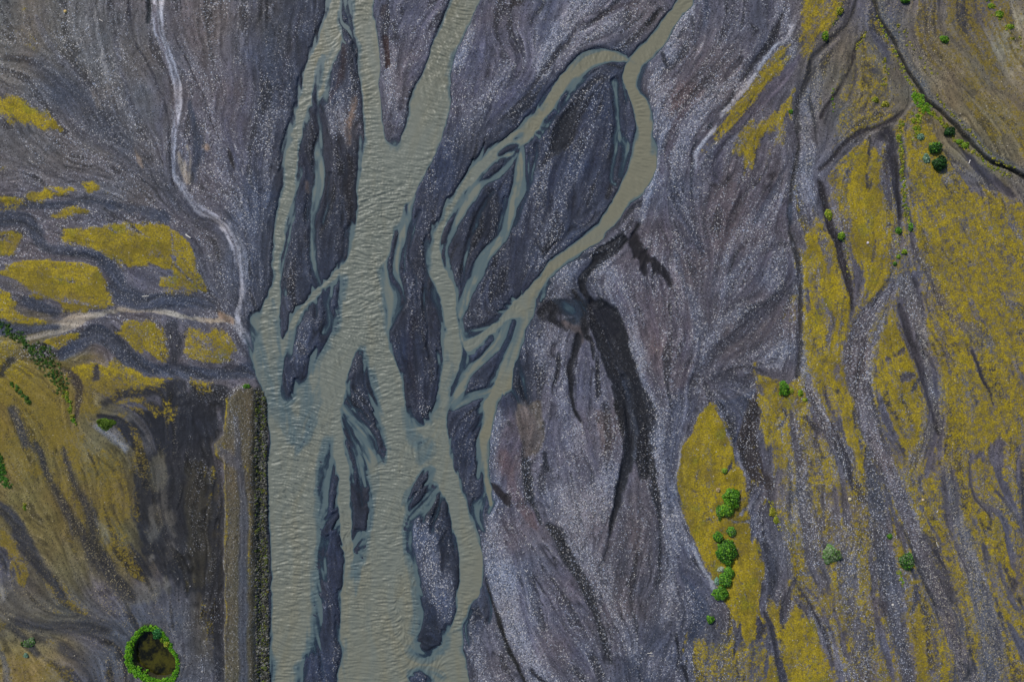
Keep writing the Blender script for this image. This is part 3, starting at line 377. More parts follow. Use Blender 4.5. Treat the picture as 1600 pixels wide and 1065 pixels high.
BRIGHT = [  # stony bars, bright cobbles: line, strength
 ([(1160,125,16),(1120,150,22),(1085,185,24),(1055,230,20),(1030,290,16)],.6), ([(1025,130,16),(1035,180,14),(1030,240,14),(1018,300,12)],.7), ([(1230,290,12),(1205,320,18),(1160,360,16),(1130,410,12)],.45),
 ([(1160,480,10),(1125,510,14),(1100,560,16),(1085,610,12)],.35), ([(875,560,12),(880,620,18),(905,690,22)],.4), ([(1020,380,10),(1060,440,12),(1090,490,12),(1088,540,12)],.4), ([(960,380,10),(950,410,16),(975,470,14)],.35),
 ([(700,240,18),(720,200,20),(760,150,24),(800,110,20)],.3), ([(300,100,16),(330,170,20),(350,260,24),(380,340,20)],.3), ([(430,180,14),(415,260,14),(400,350,14)],.3), ([(860,240,10),(830,300,14),(810,360,12)],.35), ([(930,200,12),(900,260,16),(870,320,14),(850,370,12)],.25),
 ([(1380,500,8),(1355,560,16),(1350,620,18),(1375,700,14),(1410,790,12),(1440,860,12)],.5), ([(1220,660,14),(1240,740,18),(1250,830,20)],.4), ([(1490,560,14),(1520,640,14),(1530,690,10)],.25), ([(1500,820,12),(1520,900,16),(1530,980,16)],.45), ([(1450,250,14),(1480,270,12)],.2),
 ([(1270,130,12),(1258,200,12),(1262,270,14),(1268,310,12)],.5), ([(1210,0,10),(1230,30,10),(1240,80,8)],.4),
 ([(995,540,20),(1005,600,24),(1018,640,30),(1025,690,26),(1040,740,26),(1050,800,20),(1060,850,24)],.6), ([(845,560,12),(838,540,12),(848,520,16),(870,530,24)],.35),
 ([(785,650,12),(774,690,12),(772,760,10),(768,800,14),(770,840,30),(785,890,40),(800,950,40),(820,1010,30),(850,1065,24),(880,1150,30)],.75),
 ([(950,740,30),(930,780,46),(900,800,50),(880,780,40)],.45), ([(745,20,3),(735,55,4),(712,98,5)],1), ([(1090,5,5),(1062,38,6),(1042,80,7),(1016,103,6)],.9),
 ([(1200,180,30),(1120,240,30),(1080,310,30)],.15), ([(960,30,20),(900,60,16),(850,110,12)],.5), ([(910,10,30),(870,60,30),(840,100,20)],.5),
 ([(960,450,10),(985,520,14),(1000,580,20)],.5), ([(900,850,30),(935,900,34),(960,960,24),(985,1020,20)],.4), ([(655,830,20),(670,870,34),(690,920,34),(700,960,18)],.5),
 ([(465,560,16),(470,520,16),(490,500,14)],.25), ([(520,80,10),(525,120,16),(522,160,20),(530,200,16)],.55), ([(605,80,6),(610,140,14),(620,190,12)],.6),
 ([(1215,400,20),(1210,440,26),(1225,430,20)],.3), ([(1252,420,5),(1254,520,5),(1262,600,8),(1270,640,10)],.7), ([(1200,560,10),(1235,545,16),(1215,570,12)],.5),
 ([(860,420,20),(890,430,26),(870,455,14)],.4), ([(650,590,12),(655,640,12)],.2), ([(1040,960,20),(1050,900,14),(1060,860,14)],.5), ([(730,990,20),(745,1030,24),(760,1065,20)],.45),
 ([(1320,810,14),(1335,900,14),(1350,960,14)],.2), ([(1270,960,10),(1300,1010,20),(1320,1050,20)],.5), ([(940,420,14),(960,430,14),(950,450,10)],.5),
]
def ell(cx, cy, a, b, rot=0, n=12):
    c, s = math.cos(R(rot)), math.sin(R(rot))
    return [(cx + a * math.cos(t) * c - b * math.sin(t) * s, cy + a * math.cos(t) * s + b * math.sin(t) * c) for t in [2 * math.pi * k / n for k in range(n)]]

SHOALS = [ # places where the river runs thin over gravel
 ([(400,495,16),(405,540,22),(418,590,28),(432,630,26),(440,660,14)],.17), ([(425,470,10),(432,520,14),(438,570,16),(440,610,20),(450,650,30),(458,690,20)],.16),
 ([(478,600,12),(485,640,26),(476,680,28),(465,720,14)],.17), ([(500,560,10),(500,620,12),(494,660,14)],.20), ([(512,690,14),(505,740,14),(501,800,12),(499,880,12),(496,950,12),(486,1005,14)],.12),
 ([(452,520,8),(446,555,8),(443,590,8)],.15), ([(575,690,10),(583,720,14),(580,780,8),(572,840,10),(562,875,14),(556,905,14),(552,930,6)],.15), ([(555,880,16),(556,900,14)],.11),
 ([(636,640,12),(640,670,18),(650,690,26),(668,700,30),(660,720,20)],.16), ([(672,655,16),(684,650,8)],.15), ([(636,770,12),(636,820,10),(640,880,8),(648,940,9),(644,985,10)],.14), ([(645,1018,16),(665,1030,16),(690,1020,14),(700,1000,8)],.15),
 ([(598,425,12),(602,470,16),(608,510,12)],.13), ([(640,1050,14),(665,1045,18),(690,1055,14)],.16), ([(534,640,8),(538,680,8),(545,700,6)],.15), ([(535,30,10),(545,44,10)],.14), ([(606,225,6),(617,234,10),(628,225,6)],.2),
 ([(700,560,8),(708,580,14),(704,610,12),(700,640,12),(706,665,8)],.18), ([(692,560,5),(686,600,5),(682,640,8)],.2), ([(1022,190,6),(1021,220,8),(1017,250,6)],.25), ([(975,255,8),(984,235,8),(988,210,6)],.16), ([(960,90,14),(975,92,8),(992,100,8)],.3),
 ([(820,200,8),(835,182,8),(850,165,6)],.2), ([(760,250,8),(790,232,10),(812,214,8)],.28), ([(840,455,10),(835,475,12),(828,495,10)],.2), ([(815,500,14),(805,530,12),(795,565,10),(785,590,8)],.26),
 ([(502,120,6),(508,100,8),(520,70,10),(528,45,8)],.28), ([(540,1000,8),(536,1040,8),(530,1080,8)],.2), ([(695,1000,10),(712,985,14),(728,985,8)],.26), ([(742,790,8),(750,820,8),(754,850,6)],.2),
]
PATCHES = [
 ([(925,468),(962,479),(982,522),(998,568),(1014,622),(1022,680),(1012,702),(1000,660),(985,610),(968,570),(950,530),(935,500)],(34,35,40),.85,3.5,14),
 ([(928,505),(945,530),(962,570),(972,605),(984,650),(990,690),(984,730),(972,780),(958,830),(950,865),(954,810),(966,750),(977,700),(974,655),(960,612),(943,565),(929,525)],(34,35,40),.85,2.5,9),
 ([(982,373),(965,368),(942,384),(925,404),(909,424),(902,440),(906,458),(913,452),(917,432),(940,411),(963,394)],(30,31,35),1,2.0,5),
 ([(992,362),(1001,369),(1006,389),(1026,402),(1043,422),(1051,448),(1039,437),(1023,418),(1013,412),(1015,430),(1004,424),(991,397),(981,379)],(36,34,38),1,2.2,7), ([(872,190),(890,170),(905,160),(900,195),(885,225),(868,245),(862,232)],(36,38,44),.8,4,5),
 ([(729,370),(738,330),(760,305),(779,300),(778,340),(770,372),(748,380)],(40,42,50),.8,4,6),
 ([(1113,629),(1140,622),(1163,616),(1180,608),(1168,640),(1160,665),(1152,694),(1138,680),(1127,662)],(74,78,92),1,1.2,1.5), ([(806,622),(824,630),(842,626),(850,665),(846,700),(830,712),(816,700),(809,665)],(104,94,84),.95,2.5,2),
 ([(1180,612),(1190,630),(1192,650),(1180,680),(1190,720),(1208,752),(1200,770),(1180,745),(1160,718),(1150,700),(1158,672),(1166,645)],(56,49,48),.85,3,4),
 ([(800,570),(815,565),(822,590),(830,625),(815,632),(806,622)],(46,52,64),.85,3,3), ([(1005,760),(1018,800),(1022,870),(1000,880),(985,860),(985,800)],(84,78,82),.6,6,4),
 ([(1050,620),(1075,600),(1095,610),(1080,650),(1062,690),(1052,730),(1044,745),(1040,700)],(76,77,90),.8,5,4), ([(930,640),(948,650),(955,690),(950,720),(940,700),(934,670)],(112,98,96),.6,3,3),
 ([(775,700),(800,705),(806,740),(818,790),(840,800),(845,830),(825,815),(800,780),(785,745)],(102,84,86),.7,4,4), ([(1050,150),(1080,130),(1100,150),(1080,180),(1060,200),(1048,185)],(94,78,80),.6,6,5),
 ([(345,598),(354,640),(336,690),(347,730),(350,1080),(335,1020),(322,950),(300,928),(255,902),(218,908),(203,888),(207,800),(213,750),(228,715),(232,692),(205,682),(190,656),(225,632),(290,612)],(38,40,46),.95,9,22),
 ([(225,640),(290,620),(335,640),(325,700),(270,720),(235,690)],(36,38,46),.6,8,8), ([(290,760),(318,730),(332,800),(326,900),(300,910)],(56,53,42),.6,8,14),
 ([(236,715),(256,712),(262,745),(250,770),(240,760)],(92,88,74),.7,4,6), ([(230,790),(246,792),(250,830),(236,850),(228,820)],(94,92,86),.7,4,6), ([(252,800),(276,795),(282,815),(262,822)],(74,72,68),.6,4,7), ([(228,868),(240,866),(240,878),(230,880)],(92,92,92),.6,3,4), ([(262,840),(276,835),(268,870),(258,866)],(66,66,68),.6,4,6),
 ([(190,925),(215,912),(232,902),(258,904),(272,918),(250,930),(225,950),(200,945)],(98,95,90),.8,4,7),
 ([(843,478),(862,472),(880,478),(872,492),(850,496)],(38,38,44),.75,3,9), ([(885,440),(910,430),(922,462),(905,500),(890,470)],(52,56,66),.6,6,12), ([(918,460),(935,480),(955,480),(968,520),(940,520)],(34,34,40),.8,4,6),
]
MOSS = [  # outline, strength, feather, erosion
 ([(1255,600),(1340,640),(1480,640),(1700,700),(1700,1200),(1240,1200),(1230,900),(1200,740)],.54,16,26), ([(1250,350),(1420,200),(1480,300),(1500,620),(1460,700),(1340,690),(1260,560)],.40,12,20), ([(1330,60),(1400,60),(1420,180),(1330,230),(1290,200)],.44,12,16),
 ([(-60,130),(0,147),(20,148),(43,163),(67,177),(87,190),(92,203),(67,203),(40,200),(17,193),(0,180),(-60,170)],.95,6,6),
 ([(127,287),(140,282),(153,285),(163,293),(153,300),(140,302)],1,3,2), ([(37,302),(67,293),(100,293),(117,298),(93,310),(63,315),(43,308)],1,3,4),
 ([(-60,305),(0,308),(23,310),(43,320),(27,330),(0,333),(-60,330)],1,3,3), ([(73,337),(100,328),(127,325),(142,330),(130,338),(100,343)],.95,3,3),
 ([(-60,355),(0,362),(20,362),(35,372),(27,392),(7,402),(-60,410)],.95,3,3),
 ([(95,362),(130,355),(160,353),(207,347),(260,350),(270,365),(272,400),(268,420),(250,421),(233,418),(220,418),(200,427),(187,412),(167,405),(143,393),(123,387),(100,380)],1,3,4),
 ([(270,362),(297,373),(307,388),(310,415),(322,440),(321,454),(300,461),(280,458),(257,453),(245,445),(247,434),(262,426),(272,415)],.85,3.5,5),
 ([(-40,418),(0,415),(33,405),(67,402),(83,400),(100,405),(140,410),(157,418),(167,435),(170,452),(179,472),(167,483),(133,492),(100,493),(94,482),(83,466),(57,467),(43,452),(20,440),(-40,425)],1,3,5),
 ([(-60,440),(0,445),(20,465),(30,488),(40,500),(10,495),(-60,470)],.8,4,5), ([(37,488),(60,498),(80,505),(67,513),(33,508),(0,495),(-40,480),(0,480)],.9,3,3),
 ([(70,532),(93,523),(127,522),(133,528),(117,543),(107,550),(83,543)],.9,2.5,3), ([(167,520),(187,505),(213,495),(240,495),(257,515),(261,542),(268,558),(247,565),(227,558),(200,542),(180,530)],.78,3,8),
 ([(287,515),(307,505),(340,510),(360,522),(370,538),(367,555),(333,572),(300,568),(285,552)],.66,4,8),
 ([(95,575),(133,562),(160,565),(180,560),(213,570),(237,580),(267,580),(277,592),(253,608),(230,618),(213,632),(180,638),(160,622),(130,602)],.85,4,8),
 ([(293,583),(340,590),(330,605),(318,612),(300,600)],.6,4,6), ([(160,640),(200,625),(240,628),(280,640),(260,660),(215,650),(210,690),(190,680)],.42,5,9),
 ([(120,600),(150,612),(165,640),(150,655),(120,650)],.6,5,6),
 # olive plain, lower left
 ([(-150,500),(0,520),(40,560),(80,600),(110,645),(140,700),(150,760),(100,740),(60,690),(30,640),(-150,600)],.62,8,10), ([(-150,610),(20,640),(90,720),(200,830),(210,900),(140,880),(60,760),(-150,720)],.52,10,12),
 ([(120,700),(200,700),(215,760),(205,860),(170,820),(140,780)],.5,10,12), ([(0,815),(20,835),(40,870),(48,905),(30,915),(10,870),(-10,845)],.85,4,6),
 ([(35,860),(60,885),(100,915),(110,930),(80,920),(45,890)],.6,4,8), ([(60,900),(120,930),(150,960),(110,960),(70,935)],.45,6,12), ([(-10,960),(15,970),(10,990),(-10,985)],.7,4,5),
 ([(0,990),(60,1020),(110,1060),(140,1120),(-100,1200),(-100,990)],.38,10,10), ([(80,1000),(140,1020),(160,1060),(120,1040)],.3,6,12),
 ([(210,640),(225,700),(235,740),(215,750),(205,700)],.45,5,8), ([(325,720),(345,740),(350,800),(340,860),(330,800)],.33,6,12), ([(300,900),(330,950),(330,1010),(315,980)],.22,6,12),
 ([(334,690),(350,690),(352,705),(346,722),(336,715)],.8,3,4), ([(352,620),(358,618),(358,660),(355,672),(350,668)],.85,2.5,3), ([(372,604),(386,600),(394,640),(394,690),(388,680),(388,640)],.4,4,6), ([(392,660),(397,660),(397,1300),(393,1300)],.4,2,3), ([(354,720),(358,720),(358,1300),(354,1300)],.5,2,3),
 # right bank
 ([(1230,68),(1218,72),(1198,97),(1163,133),(1133,173),(1110,207),(1092,233),(1096,246),(1122,222),(1160,197),(1185,170),(1208,140),(1222,105),(1235,75)],.85,4,7),
 ([(1252,122),(1228,150),(1200,165),(1177,187),(1157,213),(1150,238),(1168,255),(1172,276),(1184,255),(1200,225),(1222,200),(1236,170)],.78,4,10),
 ([(1252,-60),(1252,0),(1250,50),(1247,97),(1254,103),(1267,87),(1280,63),(1297,43),(1310,20),(1316,0),(1320,-60)],.8,4,6), ([(1240,150),(1220,190),(1200,230),(1195,250),(1215,230),(1235,200)],.55,4,8),
 ([(1385,95),(1392,100),(1388,125),(1380,142),(1375,138),(1380,115)],.85,4,4), ([(1335,110),(1325,150),(1310,190),(1300,190),(1308,160),(1322,125)],.5,5,6), ([(1345,80),(1375,90),(1380,160),(1340,165),(1335,130)],.36,8,8),
 ([(1350,218),(1327,230),(1303,254),(1290,280),(1298,305),(1310,332),(1320,355),(1326,385),(1334,410),(1346,448),(1352,478),(1365,465),(1386,440),(1393,388),(1396,355),(1389,317),(1380,267),(1376,233),(1362,218)],.86,3.5,6),
 ([(1268,350),(1253,388),(1253,438),(1256,505),(1260,562),(1273,608),(1297,648),(1310,675),(1323,712),(1345,740),(1357,727),(1353,705),(1347,668),(1333,628),(1323,588),(1319,555),(1323,522),(1331,480),(1326,442),(1316,415),(1309,388),(1296,360),(1285,350)],.83,3.5,7),
 ([(1387,488),(1400,488),(1408,515),(1427,562),(1434,598),(1450,638),(1457,665),(1447,688),(1413,712),(1390,690),(1370,640),(1361,595),(1363,555),(1372,512)],.84,3.5,8),
 ([(1412,200),(1440,190),(1480,230),(1530,290),(1600,305),(1700,320),(1700,830),(1592,790),(1585,700),(1540,720),(1510,715),(1482,680),(1480,630),(1462,580),(1448,540),(1438,490),(1424,430),(1416,370),(1412,300)],.74,5,12),
 ([(1450,-60),(1600,-60),(1570,30),(1598,120),(1560,130),(1530,105),(1500,70),(1470,30)],.6,8,14), ([(1700,130),(1560,100),(1590,160),(1640,220)],.4,10,12),
 ([(1415,20),(1432,60),(1450,95),(1475,130),(1520,180),(1580,235),(1640,280),(1640,262),(1560,205),(1510,155),(1470,110),(1445,75),(1428,30)],.62,4,6), ([(1445,90),(1490,130),(1540,190),(1600,240),(1700,330),(1700,200),(1560,140),(1490,100)],.46,14,14), ([(1420,-60),(1700,-60),(1700,300),(1560,210),(1480,130),(1430,50)],.42,10,22), ([(1560,-20),(1640,-20),(1640,140),(1600,120),(1575,60)],.2,10,10),
 ([(1405,50),(1415,90),(1428,130),(1440,150),(1455,175),(1480,200),(1500,225),(1485,225),(1455,200),(1430,175),(1418,120),(1405,85)],.5,4,6),
 ([(1110,630),(1084,652),(1074,675),(1060,708),(1054,753),(1059,787),(1074,823),(1089,857),(1104,890),(1118,910),(1135,940),(1149,973),(1160,1000),(1200,1000),(1200,960),(1188,950),(1190,930),(1195,880),(1186,845),(1170,820),(1172,795),(1166,745),(1150,713),(1136,675),(1120,646)],.93,2.5,5),
 ([(1080,990),(1085,1040),(1100,1120),(1240,1120),(1216,1050),(1200,1000),(1160,985),(1120,1000)],.5,6,12), ([(1110,950),(1145,985),(1150,1040),(1120,1040),(1110,990)],.25,6,10),
 ([(1178,580),(1181,615),(1183,645),(1188,690),(1200,715),(1214,738),(1228,745),(1240,700),(1237,672),(1242,645),(1262,628),(1246,598),(1222,590),(1200,582)],.72,4,9), ([(1176,566),(1184,566),(1184,590),(1178,588)],.9,3,2),
 ([(1262,660),(1275,675),(1293,682),(1302,710),(1318,737),(1325,760),(1302,780),(1290,800),(1278,770),(1272,710)],.6,5,9), ([(1327,700),(1357,700),(1358,727),(1340,740)],.72,4,5),
 ([(1380,730),(1388,743),(1400,803),(1421,853),(1434,882),(1420,895),(1400,877),(1387,820),(1381,777)],.78,3.5,6), ([(1287,883),(1302,890),(1312,930),(1303,930)],.6,4,6),
 ([(1318,760),(1340,780),(1347,843),(1362,893),(1378,963),(1352,945),(1327,877),(1315,820)],.42,6,9), ([(1413,917),(1430,900),(1447,923),(1460,957),(1468,1003),(1484,1043),(1490,1120),(1437,1120),(1423,1010),(1411,960)],.8,4,8),
 ([(1430,743),(1467,727),(1487,797),(1504,870),(1523,957),(1527,990),(1512,977),(1482,927),(1466,853),(1440,803)],.6,6,9), ([(1520,800),(1563,800),(1580,827),(1590,870),(1602,897),(1640,930),(1600,930),(1567,893),(1540,862)],.84,4,8),
 ([(1550,917),(1573,945),(1600,965),(1660,1000),(1640,1030),(1600,995),(1567,972)],.84,4,6), ([(1200,930),(1213,937),(1220,990),(1212,1000),(1200,970)],.85,3,4),
 ([(1237,938),(1250,943),(1272,967),(1292,1010),(1306,1065),(1320,1140),(1240,1140),(1230,1065),(1220,1020),(1226,980)],.85,3.5,6), ([(1225,900),(1243,908),(1240,937),(1228,940)],.6,3,5),
 ([(1200,1010),(1212,1030),(1220,1065),(1225,1140),(1180,1140),(1190,1050)],.8,3.5,6), ([(1490,715),(1590,710),(1588,790),(1540,800),(1515,780)],.58,6,14), ([(1545,690),(1580,720),(1570,760),(1550,740)],.5,6,9),
 ([(1480,1010),(1500,1020),(1510,1080),(1490,1080)],.5,4,6), ([(1580,850),(1660,860),(1660,1000),(1600,960)],.55,8,10), ([(1385,200),(1410,180),(1412,230),(1410,350),(1405,350),(1398,240)],.55,3,6),
 ([(1205,770),(1212,775),(1220,810),(1208,800)],.7,3,4), ([(1395,975),(1403,985),(1412,1040),(1404,1030)],.45,3,5), ([(1290,620),(1292,560),(1300,700)],.1,4,4), ([(1160,1010),(1185,1000),(1190,1040),(1160,1060)],.5,5,8),
 ([(30,45),(55,60),(65,88),(50,92),(38,70)],.42,7,8), ([(30,0),(48,8),(40,22),(30,15)],.25,7,6), ([(150,293),(175,300),(172,306),(150,303)],.35,4,4), ([(0,255),(60,250),(70,262),(0,268)],.22,8,8),
]
BASE = [  # broad deposits: cx, cy, rx, ry, rot, colour, strength
 (60,60,150,110,20,(102,98,90),.8), (200,160,90,130,0,(92,90,90),.6), (150,50,60,60,0,(90,90,94),.5), (40,230,120,50,0,(94,92,90),.6), (110,160,70,40,30,(72,75,86),.6),
 (370,60,60,90,0,(100,92,86),.5), (350,200,80,160,0,(84,82,94),.7), (420,150,50,200,8,(76,79,96),.8), (400,400,50,120,0,(72,78,94),.8), (340,420,50,80,0,(68,74,88),.6),
 (430,40,30,60,0,(104,94,84),.5), (320,40,40,80,0,(104,96,92),.4),
 (650,60,50,110,0,(96,94,108),.6), (520,250,40,130,0,(72,66,72),.7), (545,200,16,40,0,(122,104,90),.55), (540,270,18,60,0,(40,36,38),.75), (535,340,24,40,0,(52,54,62),.6), (480,300,16,90,0,(58,56,66),.7), (475,260,10,60,0,(50,50,62),.5),
 (470,430,24,60,0,(60,66,82),.7), (513,370,20,60,0,(50,54,66),.7), (760,100,80,110,20,(84,84,100),.7), (700,290,50,60,0,(70,72,90),.7), (650,420,40,90,0,(66,68,84),.7), (648,530,40,60,0,(42,42,54),.85), (655,600,30,70,0,(50,50,62),.8),
 (880,240,110,90,-45,(68,66,80),.85), (830,330,90,60,-45,(74,72,86),.7), (780,420,50,70,-20,(70,68,82),.7), (800,455,40,16,-30,(64,58,66),.5), (755,340,40,60,0,(54,56,68),.6),
 (900,30,110,50,-30,(108,106,118),.7), (820,110,40,70,-30,(100,98,112),.6), (1100,60,60,70,0,(98,96,106),.6), (1040,120,30,60,0,(98,92,98),.5), (1130,130,70,50,-40,(92,84,86),.6), (1060,180,40,60,0,(96,80,80),.55), (1150,300,80,60,0,(94,84,88),.6), (1120,360,100,70,-30,(90,80,84),.6),
 (1010,450,60,90,0,(96,88,96),.6), (1050,520,40,100,0,(98,86,90),.6), (930,590,60,80,0,(98,96,108),.5), (1080,470,60,60,0,(88,82,88),.5), (1170,500,60,60,-30,(90,82,84),.6), (1200,440,40,60,-40,(84,82,94),.5),
 (870,700,80,120,0,(104,100,112),.6), (800,700,30,60,0,(98,84,88),.6), (800,820,36,60,30,(102,86,90),.6), (880,820,90,100,0,(100,102,116),.6), (860,960,70,80,0,(98,90,98),.6), (960,660,20,60,0,(104,94,98),.5), (990,900,60,120,0,(82,78,84),.6), (940,800,30,60,0,(100,96,106),.4), (1000,780,20,80,0,(92,84,88),.6), (1050,1000,60,80,0,(78,80,92),.5), (800,960,50,90,-20,(106,112,130),.5),
 (565,620,26,60,0,(40,46,56),.8), (562,780,16,60,0,(42,46,58),.8), (520,860,20,110,0,(52,54,70),.8), (510,1040,30,60,0,(66,70,88),.7), (680,880,40,70,0,(84,88,106),.6), (665,995,26,36,0,(38,42,48),.9), (698,830,10,70,10,(36,38,44),.85), (712,900,8,50,0,(36,38,46),.8), (655,765,16,30,30,(38,36,42),.8), (690,795,16,24,0,(40,40,46),.85), (730,690,24,50,0,(60,62,78),.8), (748,700,8,50,0,(42,42,50),.7),
 (490,540,30,60,30,(60,62,78),.6), (460,600,14,30,0,(44,46,58),.6), (1300,120,60,90,0,(94,88,82),.6), (1350,130,60,70,0,(98,92,76),.6), (1260,250,30,90,0,(92,88,96),.7), (1290,200,30,60,0,(94,90,92),.5), (1480,90,60,80,-40,(104,92,76),.8), (1520,160,110,80,40,(114,104,84),.85), (1560,220,80,60,40,(112,102,74),.7), (1420,60,14,70,-20,(94,92,92),.5), (1590,60,34,70,0,(150,142,118),.9),
 (1450,200,50,60,0,(110,98,70),.4), (1290,850,90,120,0,(88,84,86),.6), (1260,760,40,60,0,(94,88,86),.5), (1500,850,60,120,0,(86,82,84),.4), (1370,500,20,60,0,(90,84,84),.3), (1120,700,30,60,0,(96,90,80),.2), (1200,640,40,40,0,(98,92,80),.4), (1130,1000,60,50,0,(74,72,76),.6), (1560,1000,90,90,0,(82,84,92),.5),
 (0,620,120,120,0,(112,98,44),.95), (80,640,70,80,40,(114,100,48),.95), (100,780,130,90,40,(106,94,50),.92), (180,760,50,80,0,(104,92,52),.9), (30,780,60,60,0,(110,98,56),.8), (60,960,100,60,0,(80,78,66),.7), (30,1040,80,50,0,(128,114,72),.9), (190,880,20,50,0,(104,94,58),.7), (100,880,50,40,0,(98,90,58),.7), (130,690,30,40,0,(112,102,72),.7),
 (280,780,70,150,0,(54,54,54),.6), (280,800,90,150,0,(38,40,45),.0), (280,860,80,110,0,(38,40,45),.0), (312,820,30,150,0,(50,47,36),.45), (250,980,90,50,0,(80,82,90),.95), (200,1030,60,60,0,(76,79,86),.9), (300,1030,50,80,0,(78,80,88),.95), (330,900,20,120,0,(56,52,40),.5), (318,970,24,70,0,(66,60,46),.4),
 (290,300,40,40,0,(88,86,92),.5), (200,300,80,30,0,(84,86,92),.5),
 (815,600,30,50,0,(48,50,60),.7), (865,395,50,40,-30,(82,86,100),.5), (880,445,40,26,0,(80,84,96),.5),
]

# ------------------------------------------------------------------ rasterise: water depth
deep = np.full((NH, NW), -24., np.float32)
for P_ in (RIVER, R2):
    w_, d = poly(P_, 30); deep[w_] = np.maximum(deep[w_], d)
shore = deep.copy()
isl = []
for P_, f in ISLES:
    w_, d = poly(P_, 30); deep[w_] = np.minimum(deep[w_], -d)
    ins_ = d > 0; xs = XX[w_]; cnt = ins_.sum(1); ok = cnt > 0                # which side of the bar's middle line
    mid = np.interp(np.arange(len(cnt)), np.where(ok)[0], ((xs * ins_).sum(1)[ok] / cnt[ok])) if ok.any() else xs[:, 0]
    side = ss(-5, 5, xs - mid[:, None])
    if not isinstance(f, tuple): f = (f, f)
    isl.append((w_, -d, f[0] * (1 - side) + f[1] * side))
def vecfield(h, w, x0, y0, step):
    """downstream direction on a raster"""
    cs = 12.
    cxs = np.arange(x0 - cs, x0 + w * step + 2 * cs, cs); cys = np.arange(y0 - cs, y0 + h * step + 2 * cs, cs)
    CXg, CYg = np.meshgrid(cxs, cys); vx = np.zeros_like(CXg); vy = np.zeros_like(CYg)
    for g in GUIDES:
        p = cr([q[:2] for q in g], 2); m = (p[1:] + p[:-1]) / 2; t = p[1:] - p[:-1]
        for (mx, my), (tx, ty) in zip(m, t):
            wt = 1. / (((CXg - mx) ** 2 + (CYg - my) ** 2) + 120.) ** 1.7
            vx += wt * tx; vy += wt * ty
    n = np.hypot(vx, vy) + 1e-9; vx /= n; vy /= n
    yy, xx = np.meshgrid((np.arange(h) * step + cs) / cs, (np.arange(w) * step + cs) / cs, indexing='ij')
    a, b = bil(vx, yy, xx), bil(vy, yy, xx); n = np.hypot(a, b) + 1e-6
    return (a / n).astype(np.float32), (b / n).astype(np.float32)
GUIDES = n_guides + [t[0] for t in TR if max(abs(t[0][0][0] - t[0][-1][0]), abs(t[0][0][1] - t[0][-1][1])) > 45 and t[0][-1][1] > t[0][0][1] - 20] + [
 [(1200,-100,0),(1100,130,0),(1010,330,0),(960,420,0)], [(1230,250,0),(1180,330,0),(1120,420,0),(1080,520,0),(1050,620,0)], [(960,450,0),(1000,550,0),(1030,640,0),(1040,740,0)],
 [(860,560,0),(860,700,0),(870,800,0),(920,900,0),(980,1000,0),(1010,1100,0)], [(1450,300,0),(1520,450,0),(1570,600,0),(1620,760,0)], [(1330,520,0),(1350,650,0),(1400,800,0),(1450,950,0)],
 [(100,-100,0),(120,50,0),(160,180,0),(240,290,0)], [(0,200,0),(60,260,0),(180,310,0),(300,360,0)], [(400,-100,0),(400,60,0),(385,240,0),(400,420,0)], [(0,400,0),(100,440,0),(180,470,0)], [(0,560,0),(60,640,0),(120,760,0),(200,880,0)],
 [(280,600,0),(285,720,0),(290,850,0),(300,960,0)], [(375,600,0),(375,800,0),(375,1065,0),(375,1300,0)], [(900,150,0),(850,230,0),(800,330,0),(770,430,0)], [(1480,80,0),(1540,170,0),(1620,250,0)], [(1420,240,0),(1470,400,0),(1540,560,0),(1620,700,0)], [(1520,300,0),(1570,400,0),(1650,520,0)], [(1270,360,0),(1290,480,0),(1320,600,0),(1360,760,0)], [(1240,760,0),(1280,900,0),(1330,1080,0)], [(1480,720,0),(1540,860,0),(1620,1020,0)], [(1400,900,0),(1440,1000,0),(1480,1100,0)], [(1130,700,0),(1140,800,0),(1160,920,0),(1180,1050,0)]]
VX, VY = vecfield(NH, NW, X0, Y0, ST)
turn = .42 * fbm(NH, NW, 60, 401, 3) * np.where((XX > 340) & (XX < 420) & (YY > 600), 0, 1)
VX, VY = VX * np.cos(turn) - VY * np.sin(turn), VX * np.sin(turn) + VY * np.cos(turn)
patch = fbm(NH, NW, 26, 402, 4)
wn = rng.random((NH, NW), dtype=np.float32)
licF = lic(blur(wn, 1, 1), VX, VY, 4)                     # fine streaks
licM = lic(fbm(NH, NW, 5, 5, 2), VX, VY, 5)               # medium streaks
licB = lic(fbm(NH, NW, 14, 7, 3), VX, VY, 6)              # broad streaks
licB2 = lic(fbm(NH, NW, 10, 17, 3), VX, VY, 6)
lowN = fbm(NH, NW, 90, 21, 3)

fine = fbm(NH, NW, 7, 403, 3)
marg = np.clip(6.5 + 5.5 * patch + 2.5 * licB, 3, 18)
sh_ = shore + .8 * licM + .7 * fine
D = .58 * ss(0, 1, sh_ / marg) * np.clip(1 + .16 * licM, .6, 1.3) + .06 * ss(-1.0, 2.5, sh_)
for w_, d, f in isl:                                      # gentle shoals around the bars
    dd_ = d + .7 * fine[w_] + .9 * licM[w_]; D[w_] = np.minimum(D[w_], .045 * ss(-1.5, 2, dd_) + .60 * ss(.2, 5.5 * f + 2, dd_ + .5 * f * licM[w_] + .9 * f * patch[w_]))
for pts, dep in SHOALS:
    w_, d = stroke(pts, m=22); k_ = ss(-11, 9, d + 3.6 * licM[w_] + 2.2 * licF[w_] + 2.5 * patch[w_])
    D[w_] = np.minimum(D[w_], D[w_] * (1 - k_) + (.82 * dep * np.clip(1.12 + .38 * licM[w_] + .22 * licF[w_] + .15 * licB[w_], .25, 2.2)) * k_)
